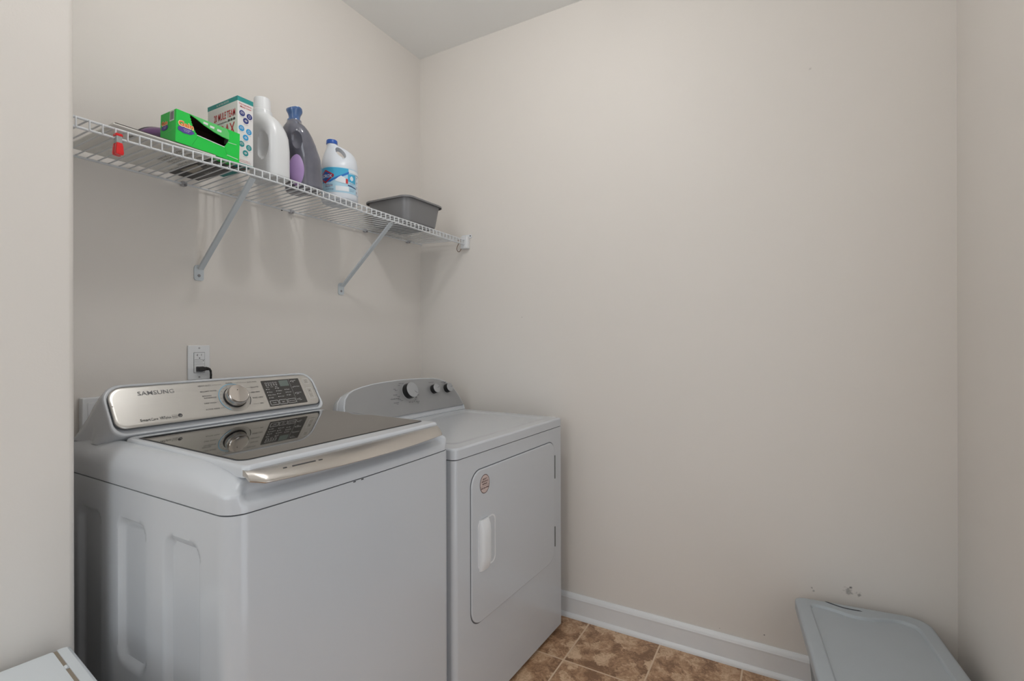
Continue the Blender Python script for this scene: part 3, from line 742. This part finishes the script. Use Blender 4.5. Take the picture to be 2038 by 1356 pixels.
FG = (Vector((GX, 0, 0)), Y, Z, X)
bm = bmesh.new(); plate(bm, FG, [(-.0525, GH-.0005), (-.038, .0835), (-.015, .0735), (.012, .0655), (.0355, .061), (.0555, .0595), (.055, .078), (.048, GH-.0005)], .0004, .0002); obj('tear_flap', bm, gl, gn, smooth=False)
bm = bmesh.new(); line(bm, FG, -.034, .0375, .0425, .0325, .0022, .0008); line(bm, FG, .052, .050, .078, .052, .0012, .0006); line(bm, FG, .050, .012, .083, .010, .0016, .0006)
for k_, (u, v) in enumerate(((-.012, .080), (.006, .0765), (.026, .0745))): plate(bm, FG, [(u-.006, v-.0035), (u+.006, v-.004), (u+.007, v+.002), (u-.005, v+.0025)], .0003, .0007)
flat('white_print', bm, wp, gn)
bm = bmesh.new(); line(bm, FG, -.030, .036, -.046, .004, .0006, .0004); line(bm, FG, .043, .032, .056, .002, .0006, .0004); flat('crease_lines', bm, mat('green_dark', (20, 120, 45), .5), gn)
def gain_logo(F, cx, cy, s):
    bm = bmesh.new()
    plate(bm, F, [(cx+s*(.020*math.cos(t)*(1+.05*math.cos(5*t)))-.0*s, cy+s*(-.007+.0085*math.sin(t)*(1+.06*math.cos(7*t)))) for t in [2*PI*i/40 for i in range(40)]], .0003, .0005); flat('logo_cloud', bm, mat('logo_purple', (82, 62, 150), .5), gn)
    bm = bmesh.new(); text(bm, F, 'Gain', cx-.0195*s, cy+.0008*s, .0140*s, width=.0385*s, bold=.085, off=.0009)
    V_ = bm.verts[:]; 
    flat('logo_outline', bm, mat('logo_cream', (250, 236, 190), .5), gn)
    bm = bmesh.new(); text(bm, F, 'Gain', cx-.018*s, cy+.0022*s, .0120*s, width=.0355*s, bold=.035, off=.0014); flat('logo_lettering', bm, mat('logo_orange', (240, 110, 30), .5), gn)
    bm = bmesh.new(); text(bm, F, 'moonlight', cx-.006*s, cy-.006*s, .0026*s, width=.018*s, off=.0010); text(bm, F, 'breeze', cx-.004*s, cy-.010*s, .0026*s, width=.012*s, off=.0010); flat('logo_small_print', bm, wp, gn)
gain_logo(FG, -.0625, .046, 1.05)
FGL = (Vector((0, -GY, 0)), X, Z, -Y)
gain_logo(FGL, -.017, .054, .85)
bm = bmesh.new(); plate(bm, FGL, rrect(.008, .030, .060, .0875, .001, 2), .0003, .0001); flat('barcode_panel', bm, wp, gn)
bm = bmesh.new()
for i in range(9): line(bm, FGL, .0105+i*.0021, .063, .0105+i*.0021, .085, .0006+.0005*(i % 3), .0006)
flat('barcode', bm, ink, gn)
bm = bmesh.new(); line(bm, FGL, -GX, .026, GX, .040, .0006, .0005)
for i in range(3): text(bm, FGL, 'fabric softener sheets', .004, .041-i*.004, .0022, width=.024, off=.0005)
flat('side_print', bm, gl, gn)

# borax box
bx = thing('borax_box', 'tall white and teal cardboard box of cleaning powder with round blue icons', 'box', (.212, -1.1575, 1.7735))
HX, HY, HZ = .079, .0245, .204
bw = mat('box_white', (222, 221, 220), .55, var=.01); teal = mat('box_teal', (24, 140, 136), .5); redp = mat('red_print', (196, 48, 52), .5)
obj('carton', box(bmesh.new(), -HX, HX, -HY, HY, 0, HZ, .0006, 1), bw, bx)
bm = bmesh.new(); box(bm, -HX-.0003, HX+.0003, -HY-.0003, HY+.0003, HZ-.0135, HZ+.0004); obj('teal_band', bm, teal, bx, smooth=False); bm = bmesh.new(); box(bm, -HX-.0003, HX+.0003, -HY-.0003, HY+.0003, -.0003, .0045); obj('teal_band', bm, teal, bx, smooth=False)
FB1 = (Vector((0, -HY, 0)), X, Z, -Y); FB2 = (Vector((HX, 0, 0)), Y, Z, X)
bm = bmesh.new(); text(bm, FB1, '20 MULE TEAM', -.044, .148, .022, width=.112, bold=True); text(bm, FB1, 'BORAX', -.058, .094, .036, width=.124, bold=True)
flat('front_lettering', bm, redp, bx); bm = bmesh.new(); text(bm, FB2, 'One Ingredient,', -.0205, .1815, .0048, width=.040, bold=True); text(bm, FB2, 'Many Uses', -.0165, .1735, .0050, width=.034, bold=True)
text(bm, FB2, 'Learn more ideas at', -.021, .0135, .003, width=.033); text(bm, FB2, '20muleteamlaundry.com', -.021, .009, .003, width=.037)
flat('side_lettering', bm, redp, bx); bm = bmesh.new(); fbb = (Vector((0, 0, -.0003)), X*-1, Y, -Z); text(bm, fbb, '20 MULE TEAM', -.062, .008, .009, width=.05, bold=True); text(bm, fbb, 'BORAX', -.062, -.008, .012, width=.05, bold=True)
flat('bottom_lettering', bm, redp, bx)
bm = bmesh.new(); 
for i in range(10): plate(bm, FB1, [(-.040+i*.0065, .1375), (-.0365+i*.0065, .1375), (-.037+i*.0065, .1395), (-.040+i*.0065, .1393)], .0003, .0003)
for i in range(3): plate(bm, FB1, rrect(.030+i*.0135, .040+i*.0135, .1355, .1425, .001, 2), .0003, .0003)
line(bm, FB1, -.042, .137, .07, .137, .0008); flat('team_drawing', bm, ink, bx)
bm = bmesh.new(); text(bm, FB1, 'ALL NATURAL BOOSTER', -.03, .194, .006, width=.065, off=.0006); flat('teal_band_lettering', bm, bw, bx)
for cset, cname, colr in ((((-.0105, .1565), (.0125, .1535), (.0012, .137)), 'icon_navy', (38, 52, 122)), (((-.0125, .1105), (.0105, .1065), (.0005, .0860)), 'icon_blue', (40, 150, 205)), (((-.0125, .063), (.0105, .058), (0, .0385)), 'icon_teal', (30, 138, 140))):
    for u, v in cset: flat('use_icon', plate(bmesh.new(), FB2, [(u+.0088*math.cos(2*PI*i/28), v+.0088*math.sin(2*PI*i/28)) for i in range(28)], .0003, .0001), mat(cname, colr, .5), bx)
bm = bmesh.new()
for j, (u, v) in enumerate(((-.0105, .1565), (.0125, .1535), (.0012, .137), (-.0125, .1105), (.0105, .1065), (.0005, .0860), (-.0125, .063), (.0105, .058), (0, .0385))):
    if j % 3 == 0: outline(bm, FB2, u-.005, u+.005, v-.002, v+.002, .001, .0008); line(bm, FB2, u-.004, v+.004, u+.004, v+.004, .0008)
    elif j % 3 == 1: outline(bm, FB2, u-.003, u+.003, v-.0045, v+.0045, .002, .0009)
    else: arc_band(bm, FB2, u, v, .002, .0032, 0, 360, .0007, 16); line(bm, FB2, u-.005, v, u+.005, v, .0007)
flat('icon_symbols', bm, wp, bx)
bm = bmesh.new()
for u, v in ((-.0105, .1445), (.0125, .1415), (.0012, .1245), (-.0125, .0985), (.0105, .0945), (.0005, .0738), (.0105, .0462), (0, .0262)): text(bm, FB2, 'Booster', u, v, .0022, width=.014, align='C')
flat('icon_captions', bm, ink2, bx)

# bottles: lofts in a frame turned towards the room
def bottle_loft(c, ang, rows, n=64):
    """rows: (z, a, b, shift along p, exponent, shift along d)"""
    p = Vector((math.cos(ang), math.sin(ang), 0)); d = Vector((-math.sin(ang), math.cos(ang), 0)); out = []
    for z, a, b_, sh, e, *q in rows:
        sd = q[0] if q else 0
        rg_ = []
        for k in range(n):
            t = 2*PI*k/n; ct, st = math.cos(t), math.sin(t)
            x = a*math.copysign(abs(ct)**(2/e), ct); y = b_*math.copysign(abs(st)**(2/e), st)
            rg_.append(Vector(c)+p*(x+sh)+d*(y+sd)+Z*z)
        out.append(rg_)
    return out
PA = math.atan2(.795, .607)       # direction square to the view of the shelf's middle
def frame_at(ang):
    p = Vector((math.cos(ang), math.sin(ang), 0)); d = Vector((-math.sin(ang), math.cos(ang), 0)); return p, d
pv, dv = frame_at(PA)             # dv points away from the room side

# white detergent jug
jug = thing('detergent_jug', 'large plain white plastic detergent jug with a white cap on the shelf', 'bottle', (.215, -1.026, 1.7735))
jm = mat('jug_white_plastic', (220, 222, 224), .3, var=.01, coat=.2)
ja = 0.0
rows = [(0, .062, .036, 0, 3), (.004, .067, .041, 0, 3), (.012, .0695, .0435, 0, 3.2), (.10, .0690, .0435, 0, 3.2), (.14, .067, .043, 0, 3), (.160, .0645, .042, -.001, 2.8), (.178, .059, .0395, -.002, 2.6), (.193, .051, .0355, -.004, 2.4), (.205, .042, .0325, -.006, 2.2), (.212, .034, .0305, -.008, 2), (.216, .0305, .0305, -.010, 2), (.226, .0300, .0300, -.010, 2), (.229, .0290, .0290, -.010, 2)]
dj = bottle_loft((0, 0, 0), 0, rows)
for r_, (z, *_) in zip(dj, rows):
    for v in r_: v.y -= .020*sm(.12, .236, z)
body = obj('body', loft(dj), jm, jug)
cut = obj('c', ellipsoid(bmesh.new(), Vector((.038, -.070, .104)), pv, dv, Z, .034, .050, .062), jm)
bpy.context.view_layer.update()
cut.location = jug.location
body.parent = None; body.location = jug.location; bpy.context.view_layer.update()
boolean(body, cut); body.parent = jug; body.location = (0, 0, 0)
cc = Vector((-.010, -.020, .228)); kr = []
for rad, z in ((.0285, 0), (.0275, .003), (.0262, .005), (.0250, .040), (.0235, .0435), (.0215, .0440)):
    kr.append([cc+X*rad*math.cos(2*PI*i/48)+Y*rad*math.sin(2*PI*i/48)+Z*z for i in range(48)])
obj('cap', loft(kr), mat('cap_white', (226, 227, 229), .35), jug)

# dark translucent detergent bottle
dbt = thing('dark_bottle', 'dark translucent grey bottle with a blue flared cap on the shelf', 'bottle', (.215, -.893, 1.7740))
dm = mat('smoky_plastic', (98, 99, 110), .10, var=.3, vscale=22, coat=.5)
rows = [(0, .066, .043, 0, 2.4), (.005, .071, .0475, 0, 2.5), (.012, .0725, .049, 0, 2.5), (.06, .0715, .0485, 0, 2.5), (.11, .069, .047, 0, 2.4), (.15, .066, .0450, 0, 2.4), (.18, .061, .042, .002, 2.3), (.200, .054, .038, .002, 2.2), (.215, .044, .033, .002, 2.1), (.2245, .033, .028, .002, 2), (.230, .027, .0255, .002, 2), (.238, .0245, .0235, .002, 2)]
dj = bottle_loft((0, 0, 0), 0, rows)
for r_, (z, *_) in zip(dj, rows):
    for v in r_: v.y -= .040*sm(.08, .225, z)
body = obj('body', loft(dj), dm, None); body.location = dbt.location
cut = obj('c', ellipsoid(bmesh.new(), Vector((.0510, -.0765, .153)), pv, dv, Z, .0270, .034, .041), dm); cut.location = dbt.location
bpy.context.view_layer.update(); boolean(body, cut); body.parent = dbt; body.location = (0, 0, 0)
cc = Vector((.002, -.040, .234)); kr = []
for i_, (rad, z) in enumerate(((.0245, 0), (.0235, .006), (.0190, .008), (.0185, .016), (.0205, .026), (.0255, .036), (.0268, .041), (.0262, .0455), (.0235, .0465), (.0200, .0440), (.0150, .040))):
    kr.append([cc+X*rad*math.cos(2*PI*i/56)*(1+.05*(i_ > 4)*math.cos(2*(2*PI*i/56)))+Y*rad*math.sin(2*PI*i/56)+Z*(z+(.0035*math.cos(2*PI*i/56*2) if i_ > 4 else 0)) for i in range(56)])
obj('cap', loft(kr), mat('blue_translucent_cap', (66, 98, 146), .12, var=.2, vscale=60, coat=.5), dbt)
lc = Vector((.036, -.0345, .060))
lm = mat('lilac_label', (160, 132, 182), .4, var=.22, vscale=14)
obj('label', ellipsoid(bmesh.new(), lc+pv*-.010, pv, dv, Z, .034, .017, .058), lm, dbt)['label'] = 'purple oval label'

# bleach jug
bl = thing('bleach_jug', 'white bleach jug with a blue cap and a blue printed label on the shelf', 'bottle', (.215, -.732, 1.7690))
pb_, db_ = frame_at(math.atan2(.754, .657)); BA = math.atan2(.754, .657)
wm = mat('bleach_white_plastic', (216, 222, 230), .3, coat=.2, var=.01)
rows = [(0, .058, .058, 0, 2.3), (.004, .064, .064, 0, 2.3), (.012, .0675, .0675, 0, 2.3), (.024, .068, .068, 0, 2.3), (.028, .0668, .0668, 0, 2.3), (.122, .0668, .0668, 0, 2.3), (.126, .068, .068, 0, 2.3), (.140, .0670, .0665, 0, 2.2), (.155, .0650, .060, 0, 2.2), (.170, .0620, .0485, 0, 2.1), (.185, .0565, .037, -.001, 2.1), (.198, .0490, .028, -.004, 2.1), (.208, .0400, .0235, -.009, 2), (.216, .0300, .0210, -.017, 2), (.2215, .0220, .0195, -.0245, 2), (.228, .0185, .0185, -.028, 2)]
body = obj('body', loft(bottle_loft((0, 0, 0), BA, rows)), wm, None); body.location = bl.location
tl = Vector(pb_*math.sin(math.radians(0))+Z).normalized()
ax1 = (pb_*math.cos(math.radians(35))+Z*math.sin(math.radians(35))); ax2 = (Z*math.cos(math.radians(35))-pb_*math.sin(math.radians(35)))
cutb = bmesh.new(); cx_ = pb_*.0040+Z*.1880
loft([[cx_+ax1*.0140*math.cos(2*PI*i/32)+ax2*.0275*math.sin(2*PI*i/32)+db_*q for i in range(32)] for q in (-.09, .09)], True, cutb)
cut = obj('c', cutb, wm); cut.location = bl.location
bpy.context.view_layer.update(); boolean(body, cut); body.parent = bl; body.location = (0, 0, 0)
cc = pb_*-.028+Z*.2265; kr = []
for rad, z in ((.0202, 0), (.0205, .003), (.0200, .014), (.0185, .016)):
    kr.append([cc+pb_*rad*math.cos(2*PI*i/60)*(1+(.01 if i % 2 else 0))+db_*rad*math.sin(2*PI*i/60)+Z*z for i in range(60)])
obj('cap', loft(kr), mat('cap_blue', (30, 84, 170), .35), bl)
def lab(s, h, off=.0672):
    """s metres along the label from the side facing the room, h height"""
    a = s/.0672; ct, st = math.sin(a), -math.cos(a)
    x = off*math.copysign(abs(ct)**(2/2.3), ct); y = off*math.copysign(abs(st)**(2/2.3), st)
    return pb_*x+db_*y+Z*h
def lab_patch(bm, pts, off, n=1):
    # subdivide polygon horizontally: pts is list of (s,h) quads strip (bottom list, top list)
    lo, hi = pts; m = 24
    def at(P, t):
        f = t*(len(P)-1); i = min(int(f), len(P)-2); q = f-i
        return (P[i][0]+(P[i+1][0]-P[i][0])*q, P[i][1]+(P[i+1][1]-P[i][1])*q)
    prev = None
    for i in range(m+1):
        a, b_ = at(lo, i/m), at(hi, i/m)
        v = [bm.verts.new(lab(*a, off)), bm.verts.new(lab(*b_, off))]
        if prev: bm.faces.new((prev[0], v[0], v[1], prev[1]))
        prev = v
def lpart(name, m, off, strips, txt=()):
    bm = bmesh.new()
    for st_ in strips: lab_patch(bm, st_, off)
    for t in txt: text(bm, FB1, *t[:4], **t[4], wrap=lambda s, h: lab(s, h, off+.0002))
    return obj(name, bm, m, LAB)
LAB = None
bm = bmesh.new(); lab_patch(bm, ([(-.105, .028), (.105, .028)], [(-.105, .122), (.105, .122)]), .0673)
LAB = obj('label', bm, mat('label_pale_blue', (176, 212, 230), .35), bl); LAB['label'] = 'blue and white printed wrap label'
lpart('label_cyan_field', mat('label_cyan', (64, 170, 210), .35), .0676, [([(-.105, .062), (-.02, .072), (.028, .100)], [(-.105, .120), (-.02, .120), (.028, .120)]), ([(.026, .073), (.062, .068)], [(.026, .100), (.062, .103)])])
lpart('label_blue_band', mat('label_blue', (40, 110, 190), .35), .0679, [([(-.105, .060), (-.03, .066), (.030, .102)], [(-.105, .065), (-.03, .073), (.030, .110)])])
lpart('logo_red', mat('logo_red', (176, 30, 44), .35), .0681, [([(-.088, .083), (-.052, .060), (-.0175, .086)], [(-.088, .084), (-.052, .112), (-.0175, .094)])])
lpart('logo_blue', mat('logo_navy', (34, 84, 160), .35), .0684, [([(-.080, .084), (-.052, .067), (-.0235, .087)], [(-.080, .085), (-.052, .106), (-.0235, .092)])])
lpart('logo_lettering', wp, .0686, [], [('CLOROX', -.0795, .0815, .0125, dict(width=.056, bold=True))])
lpart('label_white_panels', mat('label_white', (226, 232, 238), .4), .0680, [([(.030, .107), (.105, .105)], [(.030, .119), (.105, .119)]), ([(-.012, .034), (.030, .034)], [(-.012, .052), (.030, .052)]),
      ([(-.013, .070), (.006, .064), (.022, .063)], [(-.013, .074), (.003, .091), (.022, .080)]), ([(.035, .082), (.0425, .076), (.050, .082)], [(.035, .089), (.0425, .096), (.050, .089)]), ([(.066, .030), (.105, .030)], [(.066, .103), (.105, .103)])])
lpart('label_print', mat('label_ink', (44, 66, 120), .4), .0684, [([(.026, .056), (.066, .050)], [(.026, .060), (.066, .053)]), ([(.066, .1035), (.105, .1035)], [(.066, .105), (.105, .105)])],
      [('Disinfecting', -.052, .054, .005, dict(width=.030)), ('Bleach', -.052, .046, .005, dict(width=.02)), ('CONCENTRATED', -.052, .036, .0045, dict(width=.034)), ('T', .069, .088, .009, dict(bold=True)), ('T', .069, .070, .009, dict(bold=True)), ('T', .069, .052, .009, dict(bold=True)), ('K', .069, .034, .009, dict(bold=True)),
       ('Kills 99.9%', .034, .064, .0035, dict(width=.022)), ('of germs', .034, .058+.0005, .0030, dict(width=.016)), ('121 FL OZ', .034, .042, .0035, dict(width=.022)), ('(3.78 QT)', .034, .036, .0035, dict(width=.018))])
lpart('label_red_print', redp, .0684, [([(-.052, .0505), (-.022, .0505)], [(-.052, .0515), (-.022, .0515)]), ([(.018, .064), (.026, .063)], [(.018, .082), (.026, .080)])])

# grey dish tub
tub = thing('dish_tub', 'grey plastic dish tub with a rolled rim at the right end of the shelf', 'tub', (.168, -.312, 1.7625))
tm = mat('grey_tub_plastic', (124, 124, 126), .32, var=.02)
def tr(hx, hy, z, r): return [(x, y, z) for x, y in rrect(-hx, hx, -hy, hy, r, 8)]
obj('basin', loft([tr(.103, .100, 0, .03), tr(.108, .105, .003, .034), tr(.112, .109, .012, .036), tr(.1255, .1225, .104, .040), tr(.1255, .1225, .1085, .040), tr(.132, .129, .1095, .043), tr(.1345, .1315, .1075, .044), tr(.1355, .1325, .1020, .044),
                   tr(.1365, .1335, .1022, .045), tr(.1362, .1332, .1090, .045), tr(.132, .129, .1118, .043), tr(.124, .121, .1115, .039), tr(.122, .119, .108, .038), tr(.109, .106, .014, .033), tr(.10, .097, .0045, .03)]), tm, tub, ang=40)

# red clip on the front rail
rc = thing('bag_clip', 'red plastic clip clamped on the front rail of the wire shelf', 'clip', (.308, -1.4905, zl(-1.49)))
rm_ = mat('clip_red', (226, 14, 24), .18, coat=.6); cm_ = mat('clip_metal', (178, 186, 188), .2, metal=.6)
for s_, x0 in ((1, .0045), (-1, -.0165)):
    R_ = []
    for z, wd, th in ((-.0415, .0050, .0060), (-.0405, .0078, .0075), (-.036, .0086, .0085), (-.020, .0075, .0080), (-.0125, .0062, .0062), (-.012, .0050, .0050)):
        R_.append([((.0062 if s_ > 0 else -.0062)+x, y, z) for x, y in rrect(-th*.62, th*.62, -wd, wd, .0022, 4)])
    obj('grip', loft(R_), rm_, rc)
obj('spring_band', loft([[(x, y, z) for x, y in rrect(-.0085, .0085, -.0062, .0062, .002, 4)] for z in (-.0130, -.0045, .0038)]), cm_, rc)
R_ = [[(x, y, z) for x, y in rrect(-h_, h_, -w_, w_, .002, 4)] for z, h_, w_ in ((.0036, .0078, .0066), (.0048, .0088, .0075), (.0098, .0085, .0072), (.0115, .0065, .0055))]
obj('jaw_tip', loft(R_), rm_, rc)

# ------------------------------------------------------------------ outlet, cord, supply box
ot = thing('wall_outlet', 'white double electrical outlet on the wall above the washing machine', 'outlet', (0, -1.1425, 1.1685))
obj('cover_plate', box(bmesh.new(), .0004, .0065, -.0355, .0355, -.0575, .0575, .003), whitep, ot)
rcp = obj('receptacle', box(bmesh.new(), .004, .0085, -.0168, .0168, -.0335, .0335, .0008, 1), whitep, ot)
bm = bmesh.new(); FO = (Vector((.0087, 0, 0)), Y, Z, X)
outline(bm, (Vector((.0066, 0, 0)), Y, Z, X), -.0178, .0178, -.0345, .0345, .001, .0009, .0001)
line(bm, FO, -.0160, .0095, .0160, .0095, .0009, .0002); line(bm, FO, -.0160, -.0050, .0160, -.0050, .0005, .0002); line(bm, FO, -.0160, .0045, .0100, .0045, .0005, .0002); line(bm, FO, -.0160, .0000, .0100, .0000, .0005, .0002)
line(bm, FO, -.0065, .0290, -.0065, .0215, .0013, .0002); line(bm, FO, -.0105, .0250, -.0065, .0250, .0013, .0002); line(bm, FO, .0060, .0290, .0060, .0225, .0013, .0002)
arc_band(bm, FO, -.0002, .0150, 0, .0019, 0, 360, .0002, 12); arc_band(bm, FO, .0120, .0055, 0, .0016, 0, 360, .0002, 10)
flat('slots', bm, mat('slot_dark', (48, 48, 50), .6), ot)
for z in (.0485, -.0485): obj('plate_screw', disc_prism(bmesh.new(), (.0064, 0, z), Y, Z, X, .0028, .0012, 14), mat('grey_screw', (170, 170, 172), .4), ot)
cord = thing('power_cord', 'black plug and cord in the lower socket of the wall outlet', 'power cord', (0, -1.1425, 1.147))
bk = mat('black_rubber_cord', (38, 38, 40), .45)
R_ = []
for y, hz_, hx_ in ((-.0120, .0045, .006), (-.0105, .0078, .008), (-.002, .0085, .009), (.004, .0080, .009), (.010, .0065, .007), (.015, .0050, .005)):
    R_.append([(.0185+a, y, b_) for a, b_ in rrect(-hx_, hx_, -hz_, hz_, .003, 4)])
pl_ = obj('plug', loft(R_), bk, cord)
bm = bmesh.new(); box(bm, .0095, .0125, -.0115, .0115, -.0085, .0085, .001, 1); obj('plug_face', bm, bk, cord)
bm = bmesh.new()
for i in range(4): disc_prism(bm, (.0185, .0150+i*.0024, .0008-i*.0004), Z, X, Y, .0060-.0004*i, .0015, 16)
obj('strain_relief', bm, bk, cord)
obj('cord', tube(bmesh.new(), [(.0185, .010, .001), (.0185, .020, .002), (.0190, .0265, -.001), (.0195, .0300, -.008), (.0195, .0310, -.020), (.0195, .0300, -.05), (.020, .027, -.15), (.022, .02, -.40), (.022, .015, -.7)], .0036, 10), bk, cord)
sb = thing('supply_box', 'white plastic utility box on the wall behind the left shoulder of the washing machine', 'utility box', (0, -1.37, .99))
obj('housing', box(bmesh.new(), .0004, .024, -.092, .092, -.094, .092, .003), whitep, sb)
bm = bmesh.new(); box(bm, .0236, .0255, -.080, .080, -.080, .078, .001, 1); obj('faceplate', bm, whitep, sb)

# ------------------------------------------------------------------ storage tote with lid (right corner)
tt = thing('storage_tote', 'grey-blue plastic storage tote with a recessed lid, by the right corner', 'storage tote', (1.741, -.078, 0), math.radians(6.5))
tg = mat('tote_grey_blue', (170, 177, 182), .42, var=.02, bump=.25, bscale=500); tgb = mat('tote_body_grey', (128, 136, 142), .45)
LW, LL, LZ = .372, .60, .345
def tring(i, z, r=.04): return [(LW/2+(x-LW/2)*(LW/2-i)/(LW/2), -LL/2+(y+LL/2)*(LL/2-i)/(LL/2), z) for x, y in rrect(0, LW, -LL, 0, (r, r, r, .026), 8, .02)]
obj('bin', loft([tring(.055, .002), tring(.052, .006), tring(.024, .318), tring(.012, .320), tring(.012, .332)]), tgb, tt)
def far_wave(x):      # wavy far edge of the recessed panel
    t = min(max((x-.05)/(LW-.12), 0), 1); return -.032*sm(.05, .50, t)+.024*sm(.55, .95, t)
def in_ring(i, z, wv=1.):
    out = []
    for x, y in rrect(.041+i, LW-.041-i, -LL+.055+i, -.038-i, (.03, .03, .045, .018), 8, .015):
        if y > -.12: y = y + far_wave(x)*sm(-.12, -.05, y)
        out.append((x, y, z))
    return out
n_ = None
def lid_outer(i, z):
    return [(x, y, z) for x, y in rrect(i, LW-i, -LL+i, -i, (.04, .04, .055, .026), 8, .015)]
A_ = lid_outer(0, 0); B2_ = in_ring(0, 0)
def resample(P, n):
    P = [Vector(p) for p in P]; L_ = [0]
    for a, b_ in zip(P, P[1:]+P[:1]): L_.append(L_[-1]+(b_-a).length)
    T_ = L_[-1]; out = []; j = 0
    for k in range(n):
        s_ = T_*k/n
        while L_[j+1] < s_: j += 1
        q = (s_-L_[j])/(L_[j+1]-L_[j]); out.append(P[j].lerp(P[(j+1) % len(P)], q))
    return out
n_ = 180
LR = [resample(lid_outer(i, z), n_) for i, z in ((.0, .316), (0, .338), (.0015, .3425), (.006, .3452), (.012, .346))]+[resample(in_ring(i, z), n_) for i, z in ((-.004, .3462), (-.001, .3458), (.002, .3435), (.004, .3385), (.008, .3375), (.03, .3375))]
obj('lid', loft(LR), tg, tt, ang=50)
bm = bmesh.new(); P_ = []
for i in range(13):
    t = i/12; P_.append((.092+.100*t, -.006-.026*(math.sin(min(t*1.5, 1)*PI/2)), .3464))
tube(bm, P_, [.0004]+[.0019]*11+[.0004], 6); obj('latch_slot', bm, mat('slot_shadow', (40, 44, 52), .6), tt)

# ------------------------------------------------------------------ white bin at the lower left
bn = thing('waste_bin', 'white plastic waste bin with a hinged lid at the lower left edge', 'waste bin', (PX+.040, -1.6235, 0), math.radians(-6))
bwm = mat('bin_white_plastic', (214, 219, 222), .35, var=.01)
BWX, BWY, BZ = .38, .25, .604
def bring(i, z, r=.05): return [(BWX/2+(x-BWX/2)*(BWX/2-i)/(BWX/2), -BWY/2+(y+BWY/2)*(BWY/2-i)/(BWY/2), z) for x, y in rrect(0, BWX, -BWY, 0, (r, r, r, .040), 8, .02)]
obj('body', loft([bring(.035, 0), bring(.032, .004), bring(.008, .55), bring(.006, .578), bring(.012, .58)]), bwm, bn)
def blid(y0, y1, radii, tilt=0):
    rs = []
    for i, z in ((.004, .575), (0, .580), (0, .603), (.002, .6075), (.006, .6105), (.012, .6120)):
        P_ = rrect(i*1.0, BWX-i, y0+min(i, .012), y1-min(i, .0015), radii, 8)
        rs.append([(x, y, z) for x, y in P_])
    return loft(rs)
lidb = obj('lid', blid(-BWY, -.0275, (.05, .05, .004, .004)), bwm, bn, ang=50)
rs = []
for i, z in ((.004, .575), (0, .580), (0, .603), (.002, .6075), (.005, .6105), (.009, .6120)):
    rs.append([(x, y, z) for x, y in rrect(i, BWX-i, -.0235+min(i, .001), -min(i, .008), (.003, .003, .009, .009), 8)])
obj('hinge_rim', loft(rs), bwm, bn, ang=20)
bm = bmesh.new(); box(bm, .008, BWX-.008, -.0300, -.0180, .57, .6098); obj('hinge_gap', bm, mat('bin_gap_brown', (150, 138, 122), .7), bn)
bm = bmesh.new(); tube(bm, [(.085, -.0255, .6090), (.097, -.0255, .6090)], .0040, 12); obj('hinge_pin', bm, bwm, bn)
